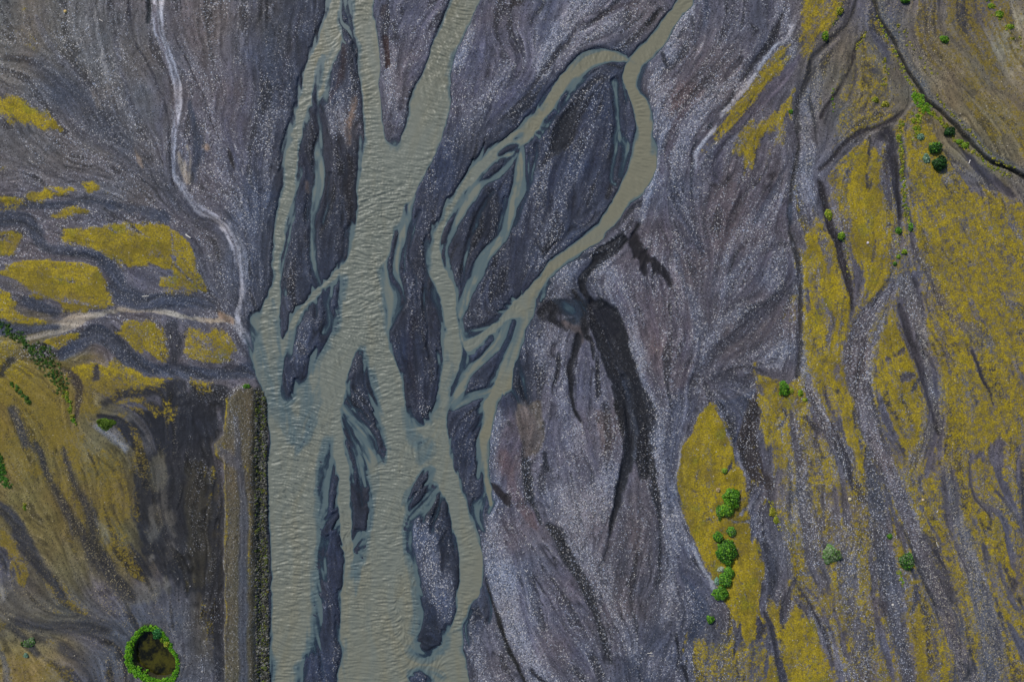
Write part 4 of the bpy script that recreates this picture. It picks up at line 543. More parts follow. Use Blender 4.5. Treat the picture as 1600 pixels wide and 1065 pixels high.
for pts, dep in SHALLOW:
    w_, d = stroke(pts); hw_ = max(p[2] for p in pts) * .5
    th_ = ss(-.3, 1.5, .8 * licM[w_] + .55 * licF[w_] + .3 * licB[w_])
    v = dep * ss(-2.8, 2.0, d + 1.0 * licM[w_] + .5 * fine[w_]) * (.55 + 1.9 * th_ * ss(-.5, 3.5, d) + .5 * ss(.4 * hw_, hw_, d))
    D[w_] = np.maximum(D[w_], v)
# frayed film of water over the low edges of the bars
cw, cd = poly([(440,-60),(540,-60),(556,200),(600,240),(640,330),(700,230),(800,190),(900,110),(970,108),(978,260),(930,340),(850,400),(826,470),(800,600),(765,620),(752,760),(735,800),(712,1000),(690,1090),(430,1090),(432,800),(440,640),(425,540),(440,440)], 12)
reach = np.clip(5.5 + 5 * patch[cw] + 2 * licB2[cw], 1.5, 15)
fl = deep[cw] + 2.4 * licM[cw] + 1.3 * licF[cw] + .8 * fine[cw]
film = .085 * ss(-1, .35, fl / reach) * ss(-6, 6, cd) * np.clip(1 + .45 * licM[cw] + .3 * licF[cw], .3, 2)
D[cw] = np.maximum(D[cw], film * (film > .012))
D = np.clip(D, 0, .8)
wet = blur(np.clip(D * 20, 0, 1), 5, 2)                   # ground near the water

# ------------------------------------------------------------------ rasterise: sediments
col = np.empty((NH, NW, 3), np.float32); col[:] = (88, 86, 95)
peb = np.full((NH, NW), .35, np.float32)
Hh = .42 + .12 * lowN
def mixin(w_, m, c):
    col[w_] = col[w_] * (1 - m[..., None]) + np.array(c, np.float32) * m[..., None]
for cx, cy, rx, ry, rot, c, st in BASE:
    q = max(rx, ry) * 1.7; w_ = win(cx - q, cy - q, cx + q, cy + q)
    if w_[0].start >= w_[0].stop or w_[1].start >= w_[1].stop: continue
    ca, sa = math.cos(R(rot)), math.sin(R(rot)); dx = XX[w_] + 9 * n2[w_] - cx; dy = YY[w_] + 9 * n1[w_] - cy
    u = (dx * ca + dy * sa) / rx; v = (-dx * sa + dy * ca) / ry
    m = st * (1 - ss(.35, 1.55, np.sqrt(u * u + v * v) + .13 * licB[w_] + .06 * licM[w_]))
    mixin(w_, m, c)
    lum = sum(c) / 3
    if lum < 60: peb[w_] = peb[w_] * (1 - .75 * m)
for q, c_, st_ in ((RIVER, (52, 57, 74), .6), (R2, (60, 62, 78), .3)):
    pass
core = poly([(425,-60),(540,-60),(560,200),(600,240),(640,330),(700,200),(800,180),(900,90),(975,100),(985,260),(940,340),(860,400),(840,470),(815,600),(775,660),(770,800),(740,1000),(700,1120),(430,1120),(415,800),(415,600),(395,540),(400,440)], 40)
m = .62 * ss(-34, 20, core[1] + 6 * licB[core[0]]); mixin(core[0], m, (43, 51, 66)); peb[core[0]] *= 1 - .75 * m
for pts, c, st, f, er in PATCHES:
    w_, d = poly(pts, 26); m = st * ss(-f, f, d + er * (.45 * patch[w_] + .35 * licM[w_] + .4 * licB[w_] + .25 * fine[w_])); mixin(w_, m, c)
    if sum(c) < 150: peb[w_] *= 1 - .75 * m
# natural bands of coarser and finer sediment along the flow
band = .55 * licB + .45 * licM
dkp = ss(.45, 1.5, .55 * patch + .55 * licB + .55 * licM + .25 * fine); ltp = ss(.5, 1.7, -.5 * patch - .5 * licB - .6 * licM + .25 * fine)                       # finer, darker sand in the runnels
col *= (1 + .050 * np.clip(band, -2, 2) + (.066 * np.clip(licF, -2.2, 2.2)) + .045 * np.clip(licM, -2, 2) + .045 * patch + .03 * fine)[..., None]
col *= (1 - .46 * dkp + .13 * ltp)[..., None]; col[..., 2] *= 1 + .03 * ltp
peb *= 1 - .42 * ss(340, 280, XX) * ss(520, 600, YY)
peb = np.clip(peb + .07 * np.clip(licB, -2, 2) + .09 * licM + .19 * patch + .06 * fine + .30 * ltp, 0, 1) * (1 - .6 * dkp)
rz = ss(-.6, .9, fbm(NH, NW, 75, 404, 3))
rill = np.maximum(np.exp(-((licB + .45) / .17) ** 2) * ss(-.5, .6, patch), .8 * np.exp(-((licB2 - .5) / .14) ** 2) * ss(-.3, .8, -patch)) * (.35 + .65 * rz)
crest = np.exp(-((licB + .95) / .26) ** 2) * ss(-.6, .6, patch) * (.3 + .7 * rz)
col *= (1 - .48 * rill + .18 * crest)[..., None]; peb = np.clip(peb - .20 * rill + .45 * crest, 0, 1)
Hh += -.24 * rill + .11 * crest
Hh += .060 * licB + .065 * licM + .028 * licF + .12 * patch + .050 * fine - .14 * dkp + .06 * ltp
sorted_ = ss(-.9, 1.2, .8 * fbm(NH, NW, 48, 405, 3) + .45 * licB + .35 * licM)   # the river sorts its load: sand sheets against stony bars
peb *= .28 + .86 * sorted_
col *= (.97 + .06 * sorted_)[..., None]
for pts, s_ in BRIGHT:
    w_, d = stroke(pts, m=26); m = s_ * ss(-14, 9, d + 4 * licM[w_] + 4 * licB[w_])
    mixin(w_, m * .72, (142, 148, 166)); peb[w_] = peb[w_] * (1 - m) + 1.0 * m
for pts, c, st, f, pb, dz in TR:
    if st <= 0: continue
    st = min(1, st * 1.2); f = f * .85
    if sum(c) < 210: c = tuple(v * .9 for v in c)
    w_, d = stroke(pts, m=22); m = st * ss(-f, f, d + (.5 + .3 * f) * licM[w_] + .45 * licF[w_] + .9 * fine[w_] + .5 * patch[w_]) * (1 - .30 * ss(.4, 1.6, licM[w_]) * ss(4, 1, d) * (sum(c) > 150)) * (1 - .10 * ss(.2, 1.3, licB2[w_]))
    cc = np.array(c, np.float32)
    mv = m[..., None]
    tone = (1 + .09 * licM[w_] + .08 * licF[w_] + .05 * fine[w_])[..., None]
    col[w_] = col[w_] * (1 - mv) + cc * tone * mv
    peb[w_] = peb[w_] * (1 - m) + pb * m
    Hh[w_] += dz * ss(-f - 1.5, f + 2, d) * min(1, st + .1)
for pts, c, st, f, er in PATCHES:                      # the black sand floors lie on top of everything laid down before
    if sum(c) > 125 or st < .8 or pts[0][0] < 700: continue
    w_, d = poly(pts, 26); m = st * ss(-f, f, d + er * .5 * (.5 * licM[w_] + .5 * fine[w_] + .3 * patch[w_])) * (1 - .35 * ss(.6, 1.6, licM[w_] + licF[w_])); mixin(w_, m, c); peb[w_] *= 1 - .85 * m; Hh[w_] -= .45 * m
# gully with the small stream, upper right
GUL = [(1340,-120,6),(1362,-20,6),(1368,5,6),(1377,30,6),(1397,60,6),(1410,93,6),(1427,123,6),(1447,150,7),(1467,170,6),(1490,193,6),(1517,220,6),(1550,250,7),(1573,263,7),(1600,277,7),(1660,310,7),(1760,360,7)]
w_, d = stroke([(a + 7, b - 3, 12) for a, b, c in GUL], m=22); m = ss(-3, 3, d); mixin(w_, .8 * m, (92, 94, 98)); peb[w_] = peb[w_] * (1 - m) + .4 * m; Hh[w_] -= .35 * m
w_, d = stroke(GUL, m=22); m = ss(-2, 1.5, d); mixin(w_, .9 * m, (46, 46, 42)); Hh[w_] -= 1.5 * ss(-1.5, 2.5, d); peb[w_] *= 1 - .6 * m
# moss cover
moss = np.zeros((NH, NW), np.float32)
mn = fbm(NH, NW, 9, 61, 3)
for pts, st, f, er in MOSS:
    w_, d = poly(pts, 26)
    e_ = er * (1.4 if st < .65 else 1.0)
    m = st * ss(-f, f * 1.6, d + e_ * (.50 * licM[w_] + .35 * mn[w_] + .38 * licB[w_] + .12 * licF[w_]) - er * .30)
    moss[w_] = np.maximum(moss[w_], m)
for pts, c, st, f, pb, dz in TR:                       # channels cut through the moss
    if pts[0][0] < 1040 and pts[0][0] > 420: continue
    w_, d = stroke(pts, m=22); moss[w_] *= 1 - min(1, st) * ss(-f, f, d + 1.2 * licM[w_])
w_, d = stroke([(a + 3, b - 1, 13) for a, b, c in GUL], m=22); moss[w_] *= 1 - .9 * ss(-2, 2, d + licM[w_])
moss = moss * (1 - .55 * rill) * (1 - .55 * ss(.35, 1.5, .55 * fine + .35 * licF + .55 * patch + .3 * licM) * ss(460, 400, XX))
moss = np.clip(moss * (1 - .30 * ss(.1, 1.5, .8 * mn + .5 * licM) - .22 * ss(.3, 1.4, patch) - .42 * ss(.3, 1.5, licB2) * ss(1230, 1300, XX)) * (1 + .08 * fine), 0, 1) * (D < .01)
Hh += .16 * moss + .05 * moss * mn
dry = .30 + .35 * ss(1380, 1500, XX) + .75 * ss(330, 200, XX) * ss(540, 620, YY) + .45 * ss(300, 120, YY) * ss(1230, 1260, XX) - .25 * ss(420, 300, XX) * ss(520, 460, YY)
dry = np.clip(dry - .55 * ((XX > 1050) & (XX < 1200) & (YY > 600) & (YY < 960)) + .12 * patch, 0, 1).astype(np.float32)
# dyke
def band_h(pts, h, f):
    global Hh
    w_, d = poly(pts, 20, False); m = ss(-f, f, d); Hh[w_] += h * m; return w_, m, d
DYKE = [(353,1400),(353,740),(350,722),(338,712),(338,692),(352,676),(354,655),(357,628),(365,613),(376,604),(388,600),(399,606),(402,640),(402,1400)]
w_, m, d = band_h(DYKE, 2.0, 7)
q = ss(-3, 3, d)
mixin(w_, .95 * q, (78, 73, 56)); peb[w_] = peb[w_] * (1 - q) + .14 * q
for pts, c, st, f, pb in [
 ([(362,640,6),(366,700,10),(366,800,10),(366,1400,10)],(88,83,70),.6,3,.14),
 ([(372,650,8),(377,700,10),(383,760,13),(384,850,14),(384,1400,14)],(62,65,74),.9,2.5,.06), ([(345,700,14),(362,712,18),(375,725,14)],(76,78,88),.8,4,.15),
 ([(380,740,2),(381,900,2),(381,1400,2)],(96,98,104),.5,1.2,.1), ([(387,760,2),(388,900,2),(388,1400,2)],(98,100,106),.5,1.2,.1), ([(395,640,3),(396,800,3),(396,1400,3)],(70,64,50),.8,1.5,.2),
 ([(358,720,2),(358,900,2),(358,1400,2)],(50,48,46),.8,1.2,.1), ([(354,710,2),(353,900,2),(353,1400,2)],(120,116,110),.7,1.5,.4), ([(367,640,6),(371,660,14),(372,690,12)],(92,90,86),.5,5,.4), ([(362,612,5),(374,607,6),(386,608,6)],(58,56,58),.8,3,.7),
 ([(408,614,18),(409,640,17),(409,700,16),(410,800,16),(412,900,16),(413,1065,16),(413,1400,16)],(50,52,40),.95,2,.3)]:
    w_, d = stroke(pts, m=18); m = st * ss(-f, f, d + .5 * licF[w_]); mixin(w_, m, c); peb[w_] = peb[w_] * (1 - m) + pb * m; moss[w_] *= 1 - m * .8
Hh += -.12 * np.maximum.reduce([np.where(False, 0, 0) * XX])
# pond hole
RIM = [(203,1004),(200,1015),(199.5,1026),(200.7,1039),(209.6,1046),(224,1056),(235,1065),(250,1070),(267,1066),(276,1058),(280,1050),(279,1029),(272,1014),(264,1000),(255,986),(244,978),(227,976),(214,987)]
POND = [(213,1002),(209,1014),(208.5,1026),(211,1036),(222,1047),(236,1056),(250,1060),(262,1057),(271,1051),(274,1040),(272,1026),(265,1015),(256,1003),(248,994),(236,990),(224,991)]
w_, d = poly(POND, 20); Hh[w_] = Hh[w_] * (1 - ss(-3.5, 3, d)) + (-1.75) * ss(-3.5, 3, d); pondD = np.full((NH, NW), -20., np.float32); pondD[w_] = d
mixin(w_, ss(-5, 0, d), (52, 50, 34)); peb[w_] *= 1 - ss(-4, 0, d); moss[w_] *= 1 - ss(-12, -5, d)
w_, d = poly(RIM, 20); mixin(w_, .8 * ss(-2, 2, d) * (pondD[w_] < -1), (50, 64, 26))

# ripple-marked wet dark sand and damp shores
mixin((slice(0, NH), slice(0, NW)), np.clip(wet * (.42 + .30 * patch + .12 * licM), 0, .7) * (moss < .2), (40, 48, 62))
peb *= 1 - .55 * np.clip(wet, 0, 1)
peb *= (D < .015) * .75 + .25
# warm brown and bluish casts of different gravels
cast = fbm(NH, NW, 46, 91, 4)
col[..., 0] *= 1 + .05 * cast; col[..., 2] *= 1 - .05 * cast
zone = (ss(420, 520, XX) * ss(1260, 1180, XX) * ss(150, 60, col.mean(2)))[..., None]; col *= 1 - zone * np.array([.10, .075, .035], np.float32)
col = np.clip(col, 16, 235)
lin = ((col / 255 + .055) / 1.055) ** 2.4
# final elevation: banks fall to the water table at z = 0, beds below it
inw = D > .004
dist = np.where(inw, 0, 1).astype(np.float32); bank = np.clip(blur(dist, 2, 2) * 1.25, 0, 1)
Hh = np.where(D > .004, -D, np.maximum(.03 + (Hh) * bank, np.where(Hh < 0, np.maximum(Hh, -3.5), .02)))
dykeband = None
print('raster done')

# ------------------------------------------------------------------ ground mesh
G = 1.60                                             # photo px between vertices in view
def axis(lo, hi, a, b):
    c = list(np.arange(a, b, G)); s = G; v = a
    L_ = []
    while v > lo: s = min(s * 1.12, 2200); v -= s; L_.append(v)
    Rr = []; s = G; v = c[-1]
    while v < hi: s = min(s * 1.12, 2200); v += s; Rr.append(v)
    return np.array(L_[::-1] + c + Rr, np.float32)
ax_ = axis(-12000, 13600, -36, 1636); ay_ = axis(-11500, 12500, -36, 1101)
PX, PY = np.meshgrid(ax_, ay_)
def refl(f, n):                                           # past the surveyed area the plain carries on in kind
    p = 2 * (n - 1.01); f = np.mod(f, p); return np.where(f > n - 1.01, p - f, f)
fi = refl((PY - Y0) / ST, NH); fj = refl((PX - X0) / ST, NW)
def samp(a): return bil(a, fi, fj)
gz = samp(Hh)
far = ss(0, 700, np.maximum(np.maximum(X0 + 40 - PX, PX - X1 + 40), np.maximum(Y0 + 40 - PY, PY - Y1 + 40)))
gz = gz * (1 - far) + .35 * far
gcol = samp(lin); gcol = gcol * (1 - far[..., None]) + lin.mean((0, 1)) * far[..., None]; gpeb = samp(peb); gmoss = samp(moss) * (1 - far); gdry = samp(dry)
h_, w_n = gz.shape
V = np.stack([wx(PX), wy(PY), gz], -1).reshape(-1, 3).astype(np.float32)
ii, jj = np.meshgrid(np.arange(h_ - 1), np.arange(w_n - 1), indexing='ij')
a0 = ii * w_n + jj
F = np.stack([a0, a0 + w_n, a0 + w_n + 1, a0 + 1], -1).reshape(-1, 4)
# true normals so that the cover sheets meet without a seam
def mesh_from(name, verts, faces, mat, attrs, normals=None):
    used = np.zeros(len(verts), bool); used[faces.ravel()] = True
    idx = np.cumsum(used) - 1; v = verts[used]; f = idx[faces].astype(np.int32)
    me = bpy.data.meshes.new(name)
    me.vertices.add(len(v)); me.vertices.foreach_set('co', v.astype(np.float32).ravel())
    me.loops.add(f.size); me.loops.foreach_set('vertex_index', f.ravel())
    k = f.shape[1]
    me.polygons.add(len(f)); me.polygons.foreach_set('loop_start', np.arange(0, f.size, k, dtype=np.int32)); me.polygons.foreach_set('loop_total', np.full(len(f), k, np.int32))
    me.update(calc_edges=True)
    me.polygons.foreach_set('use_smooth', np.ones(len(f), bool))
    for an, (kind, arr) in attrs.items():
        at = me.attributes.new(an, kind, 'POINT'); a = arr.reshape(len(verts), -1)[used]
        if kind == 'FLOAT_COLOR':
            a = np.concatenate([a, np.ones((len(a), 1), np.float32)], 1); at.data.foreach_set('color', a.astype(np.float32).ravel())
        elif kind == 'FLOAT_VECTOR': at.data.foreach_set('vector', a.astype(np.float32).ravel())
        else: at.data.foreach_set('value', a.astype(np.float32).ravel())
    if normals is not None: me.normals_split_custom_set_from_vertices(normals[used].astype(np.float32))
    me.materials.append(mat)
    o = bpy.data.objects.new(name, me); COL.objects.link(o); return o

# ------------------------------------------------------------------ materials
def newmat(name):
    m = bpy.data.materials.new(name); m.use_nodes = True
    n = m.node_tree.nodes; b = n['Principled BSDF']; return m, n, m.node_tree.links, b
def srgb(r, g, b): return tuple(((c / 255 + .055) / 1.055) ** 2.4 for c in (r, g, b)) + (1,)
def mth(n, l, op, a, b=None, c=None, clamp=False):
    q = n.new('ShaderNodeMath'); q.operation = op; q.use_clamp = clamp
    for k, v in enumerate((a, b, c)):
        if v is None: continue
        if isinstance(v, (int, float)): q.inputs[k].default_value = v
        else: l.new(v, q.inputs[k])
    return q.outputs[0]
def mixc(n, l, f, a, b, mode='MIX'):
    q = n.new('ShaderNodeMix'); q.data_type = 'RGBA'; q.blend_type = mode; q.clamp_factor = True
    for k, v in ((0, f), (6, a), (7, b)):
        if isinstance(v, (int, float)): q.inputs[k].default_value = v
        elif isinstance(v, tuple): q.inputs[k].default_value = v
        else: l.new(v, q.inputs[k])
    return q.outputs[2]
def attr(n, name, out='Fac'):
    q = n.new('ShaderNodeAttribute'); q.attribute_name = name; return q.outputs[out]
def noise(n, l, vec, sc, det=3, rough=.55):
    q = n.new('ShaderNodeTexNoise'); q.inputs['Scale'].default_value = sc; q.inputs['Detail'].default_value = det; q.inputs['Roughness'].default_value = rough
    l.new(vec, q.inputs['Vector']); return q.outputs['Fac']
def voro(n, l, vec, sc, feat='F1'):
    q = n.new('ShaderNodeTexVoronoi'); q.feature = feat; q.inputs['Scale'].default_value = sc; l.new(vec, q.inputs['Vector']); return q
def rng_(n, l, v, a, b, c=0., d=1.):
    q = n.new('ShaderNodeMapRange'); q.interpolation_type = 'SMOOTHSTEP'
    for k, x in enumerate((v, a, b, c, d)):
        if isinstance(x, (int, float)): q.inputs[k].default_value = x
        else: l.new(x, q.inputs[k])
    return q.outputs[0]

gm, n, l, bs = newmat('gravel_and_moss')
geo = n.new('ShaderNodeNewGeometry').outputs['Position']
base = attr(n, 'sediment', 'Color'); pb = attr(n, 'pebbles'); ms = attr(n, 'moss')
nf = noise(n, l, geo, 2.2, 2, .7); nm_ = noise(n, l, geo, .55, 4, .6)
v1 = voro(n, l, geo, 2.1); v2 = voro(n, l, geo, 3.3)
r1 = n.new('ShaderNodeSeparateColor'); l.new(v1.outputs['Color'], r1.inputs[0])
r2_ = n.new('ShaderNodeSeparateColor'); l.new(v2.outputs['Color'], r2_.inputs[0])
# stones: each cell is one stone with its own brightness; a few are pale cobbles where the bed is stony
th1 = mth(n, l, 'SUBTRACT', 1.0, mth(n, l, 'MULTIPLY', mth(n, l, 'POWER', pb, 1.6), .07))
st1 = mth(n, l, 'GREATER_THAN', r1.outputs[0], th1); core1 = rng_(n, l, v1.outputs['Distance'], .28, .46, 1., 0.)
p4 = mth(n, l, 'POWER', r2_.outputs[0], 7.0)
pale = mth(n, l, 'MULTIPLY', mth(n, l, 'MULTIPLY', p4, mth(n, l, 'POWER', pb, 1.15)), 4.6, clamp=True)
core2 = rng_(n, l, v2.outputs['Distance'], .30, .60, 1., .25)
dk2 = mth(n, l, 'LESS_THAN', r2_.outputs[1], mth(n, l, 'ADD', .06, mth(n, l, 'MULTIPLY', pb, .30)))
var = mth(n, l, 'ADD', .66, mth(n, l, 'MULTIPLY', nf, .66))
cell = mth(n, l, 'ADD', .83, mth(n, l, 'MULTIPLY', r2_.outputs[2], .36))
cc_ = n.new('ShaderNodeCombineColor'); vv = mth(n, l, 'MULTIPLY', var, cell)
for k in range(3): l.new(vv, cc_.inputs[k])
b0 = mixc(n, l, 1.0, base, cc_.outputs[0], 'MULTIPLY')
b1 = mixc(n, l, mth(n, l, 'MULTIPLY', dk2, .62), b0, srgb(24, 25, 30))
sc_ = mixc(n, l, r2_.outputs[1], srgb(160, 172, 196), srgb(206, 200, 192))
warmf = rng_(n, l, attr(n, 'dryness'), .32, .85)
sc_ = mixc(n, l, warmf, sc_, srgb(158, 146, 112))
b2 = mixc(n, l, mth(n, l, 'MULTIPLY', pale, core2), b1, sc_)
sc1 = mixc(n, l, r1.outputs[1], mixc(n, l, warmf, srgb(168, 178, 198), srgb(170, 158, 130)), srgb(206, 198, 180))
# moss: tufts whose cover breaks up with the noise
mnz = mth(n, l, 'ADD', mth(n, l, 'MULTIPLY', noise(n, l, geo, 1.5, 3, .75), .62), mth(n, l, 'MULTIPLY', nm_, .38))
mf = rng_(n, l, mth(n, l, 'ADD', ms, mth(n, l, 'MULTIPLY', mth(n, l, 'SUBTRACT', mnz, .5), 3.6)), .12, .84)
mf = mth(n, l, 'MULTIPLY', mf, rng_(n, l, ms, .01, .22))
big = noise(n, l, geo, .09, 4, .6)
mc = mixc(n, l, rng_(n, l, big, .36, .62), srgb(132, 116, 20), srgb(186, 164, 8))
mc = mixc(n, l, mth(n, l, 'MULTIPLY', rng_(n, l, noise(n, l, geo, .045, 4, .65), .52, .66), .75), mc, srgb(112, 96, 40))
mc = mixc(n, l, mth(n, l, 'MULTIPLY', rng_(n, l, noise(n, l, geo, .13, 3, .6), .55, .70), .55), mc, srgb(128, 132, 18))
mc = mixc(n, l, attr(n, 'dryness'), mc, mixc(n, l, rng_(n, l, nm_, .35, .65), srgb(136, 120, 38), srgb(176, 154, 22)))
mc = mixc(n, l, rng_(n, l, attr(n, 'dryness'), .72, 1.0), mc, srgb(136, 118, 44))
mc = mixc(n, l, rng_(n, l, nf, .40, .72), mixc(n, l, .5, mc, srgb(56, 50, 18)), mc)
mc = mixc(n, l, mth(n, l, 'MULTIPLY', mth(n, l, 'GREATER_THAN', r2_.outputs[2], .90), .5), mc, srgb(60, 54, 30))
b3 = mixc(n, l, mth(n, l, 'MULTIPLY', mf, .93), b2, mc)
b4 = mixc(n, l, mth(n, l, 'MULTIPLY', mth(n, l, 'MULTIPLY', st1, core1), .6), b3, sc1)
l.new(b4, bs.inputs['Base Color']); bs.inputs['Roughness'].default_value = .85; bs.inputs['Specular IOR Level'].default_value = .25
hb = mth(n, l, 'ADD', mth(n, l, 'MULTIPLY', nf, .5), mth(n, l, 'MULTIPLY', core2, mth(n, l, 'ADD', .15, mth(n, l, 'MULTIPLY', pb, .5))))
bp = n.new('ShaderNodeBump'); bp.inputs['Strength'].default_value = .55; bp.inputs['Distance'].default_value = .16; l.new(hb, bp.inputs['Height']); l.new(bp.outputs[0], bs.inputs['Normal'])

wm, n, l, bs = newmat('silty_meltwater')
geo = n.new('ShaderNodeNewGeometry').outputs['Position']
dp = attr(n, 'depth'); tint = attr(n, 'silt')
thin = rng_(n, l, dp, .11, .42)
dcol = mixc(n, l, tint, srgb(112, 117, 109), srgb(118, 116, 99))
wc = mixc(n, l, thin, mixc(n, l, rng_(n, l, dp, .02, .13), srgb(38, 60, 80), srgb(84, 100, 104)), dcol)
wn_ = noise(n, l, geo, .05, 3, .6)
wc = mixc(n, l, mth(n, l, 'MULTIPLY', wn_, .22), wc, mixc(n, l, .5, wc, srgb(92, 100, 92)))
l.new(wc, bs.inputs['Base Color']); bs.inputs['Roughness'].default_value = .42; bs.inputs['Specular IOR Level'].default_value = .4; bs.inputs['IOR'].default_value = 1.33
op = rng_(n, l, dp, 0.0, .10, .0, 1.)
tr = n.new('ShaderNodeBsdfTransparent'); mx = n.new('ShaderNodeMixShader')
l.new(op, mx.inputs[0]); l.new(tr.outputs[0], mx.inputs[1]); l.new(bs.outputs[0], mx.inputs[2]); l.new(mx.outputs[0], n['Material Output'].inputs[0])
fn = noise(n, l, geo, 3.0, 3, .6); bp = n.new('ShaderNodeBump'); bp.inputs['Strength'].default_value = .35; bp.inputs['Distance'].default_value = .06
l.new(fn, bp.inputs['Height']); l.new(bp.outputs[0], bs.inputs['Normal'])

# classes of ground: plain, moss carpet, road
fm = gmoss.reshape(-1)[F].mean(1)
fcx = PX.reshape(-1)[F].mean(1); fcy = PY.reshape(-1)[F].mean(1)
road = (fcx > 376) & (fcx < 392) & (fcy > 735) | (fcx > 368) & (fcx < 386) & (fcy > 690) & (fcy <= 735)
rn = bil(mn, (fcy - Y0) / ST, (fcx - X0) / ST)
mcl = (fm + .07 * rn > .44) & ~road
nx_ = np.gradient(gz, axis=1) / np.maximum(np.gradient(wx(PX), axis=1), 1e-3); ny_ = np.gradient(gz, axis=0) / np.minimum(np.gradient(wy(PY), axis=0), -1e-3)
N = np.stack([-nx_, -ny_, np.ones_like(nx_)], -1).reshape(-1, 3); N /= np.linalg.norm(N, axis=1)[:, None]
AT = {'sediment': ('FLOAT_COLOR', gcol), 'pebbles': ('FLOAT', gpeb), 'moss': ('FLOAT', gmoss), 'dryness': ('FLOAT', gdry)}
g1 = mesh_from('ground', V, F[~mcl & ~road], gm, AT, N); g1['kind'] = 'structure'; g1['label'] = 'dark volcanic gravel and sand plain cut by dry channels'
g2 = mesh_from('moss', V, F[mcl], gm, AT, N); g2['kind'] = 'stuff'; g2['label'] = 'yellow-green moss carpet growing over the older gravel bars'; g2['category'] = 'moss'
g3 = mesh_from('gravel_road', V, F[road], gm, AT, N); g3['kind'] = 'structure'; g3['label'] = 'straight grey gravel track running along the top of the dyke'
print('ground', len(F))

# ------------------------------------------------------------------ water surface
WS = 1.0
wxx = np.arange(380, 1110, WS, dtype=np.float32); wyy = np.arange(-36, 1101, WS, dtype=np.float32)
# outside the frame the river carries on with wider cells
wyy = np.concatenate([np.arange(-801, -36, 9, dtype=np.float32), wyy, np.arange(1106, 1860, 9, dtype=np.float32)])
QX, QY = np.meshgrid(wxx, wyy); fi = refl((QY - Y0) / ST, NH); fj = (QX - X0) / ST
dep = bil(D, fi, fj); gh = bil(Hh, fi, fj); hw, ww = dep.shape
vx, vy = bil(VX, fi, fj), bil(VY, fi, fj)
nz = fbm(hw, ww, 1.9, 301, 2); rip = lic(nz, -vy, vx, 3, .8)
nz2 = fbm(hw, ww, 3.2, 302, 2); rot = R(35); ux, uy = -vy * math.cos(rot) - vx * math.sin(rot), vx * math.cos(rot) - vy * math.sin(rot)
rip2 = lic(nz2, ux, uy, 3, 1.0)
chop = np.clip(bil(ss(0, 7, deep), fi, fj), 0, 1)
def bump_at(cx, cy, rx, ry, v):
    return v * np.exp(-((QX - cx) / rx) ** 2 - ((QY - cy) / ry) ** 2)
amp = .62 + bump_at(690, 90, 40, 90, .9) + bump_at(600, 330, 60, 130, .9) + bump_at(580, 500, 60, 90, .8) + bump_at(610, 800, 60, 160, 1.) + bump_at(460, 800, 50, 260, .75) + bump_at(620, 980, 60, 90, .35) + bump_at(1000, 165, 16, 18, .9) + bump_at(620, 225, 14, 12, 1.) + bump_at(720, 970, 16, 30, .6)
amp *= np.where(QX > 740, .6, 1.0); amp *= 1 - np.clip(bump_at(650, 180, 14, 60, .8), 0, .8)
amp *= .8 + .35 * fbm(hw, ww, 60, 305, 3)
calm = ss(-1.1, .5, fbm(hw, ww, 34, 310, 3) + .5 * bil(licB, fi, fj))
wz = .095 * (.6 + .45 * calm) * amp * chop * (rip * 1.0 + .75 * rip2)
wz = np.clip(wz, -.16, .2)
wl = np.clip(dep * .15, 0, .01)
Vw = np.stack([wx(QX), wy(QY), wz + wl], -1).reshape(-1, 3).astype(np.float32)
ii, jj = np.meshgrid(np.arange(hw - 1), np.arange(ww - 1), indexing='ij'); a0 = ii * ww + jj
Fw = np.stack([a0, a0 + ww, a0 + ww + 1, a0 + 1], -1).reshape(-1, 4)
keep = (dep.reshape(-1)[Fw].max(1) > .006)
silt = np.clip(ss(770, 860, QX) + .8 * ss(735, 770, QX) * ss(560, 600, QY) + .0 + .6 * ss(480, 300, QY) * 0 + .35 * ss(700, 1000, QY) + .5 * ss(260, 60, QY) + .14 * bil(licB, fi, fj) + .10 * bil(licM, fi, fj), 0, 1)
wo = mesh_from('river_water', Vw, Fw[keep], wm, {'depth': ('FLOAT', dep), 'silt': ('FLOAT', silt)})
wo['kind'] = 'structure'; wo['label'] = 'silty grey-green braided river with blue shallow side channels'
print('water', keep.sum())

# pond water
pm, n, l, bs = newmat('pond_water')
geo = n.new('ShaderNodeNewGeometry').outputs['Position']
a = noise(n, l, geo, .28, 5, .6); b = noise(n, l, geo, 1.4, 4, .7)
f = rng_(n, l, mth(n, l, 'ADD', mth(n, l, 'MULTIPLY', a, .7), mth(n, l, 'MULTIPLY', b, .3)), .40, .60)
l.new(mixc(n, l, f, srgb(20, 21, 14), srgb(68, 66, 22)), bs.inputs['Base Color']); bs.inputs['Roughness'].default_value = .12; bs.inputs['IOR'].default_value = 1.33
def prism_sheet(name, pts, z, mat, pull=0.):
    p = cr(pts, 3, True); c = p.mean(0); me = bpy.data.meshes.new(name)
    vs = [(wx(x + (x - c[0]) * pull), wy(y + (y - c[1]) * pull), z) for x, y in p]
    vs.append((wx(c[0]), wy(c[1]), z)); k = len(p)
    me.from_pydata(vs, [], [(i, k, (i + 1) % k) for i in range(k)]); me.materials.append(mat)
    me.update()
    if me.polygons[0].normal.z < 0: me.flip_normals()
    o = bpy.data.objects.new(name, me); COL.objects.link(o); return o
po = prism_sheet('pond_water', POND, -1.15, pm, .02); po['kind'] = 'structure'; po['label'] = 'dark algae-mottled water of the small round pond'

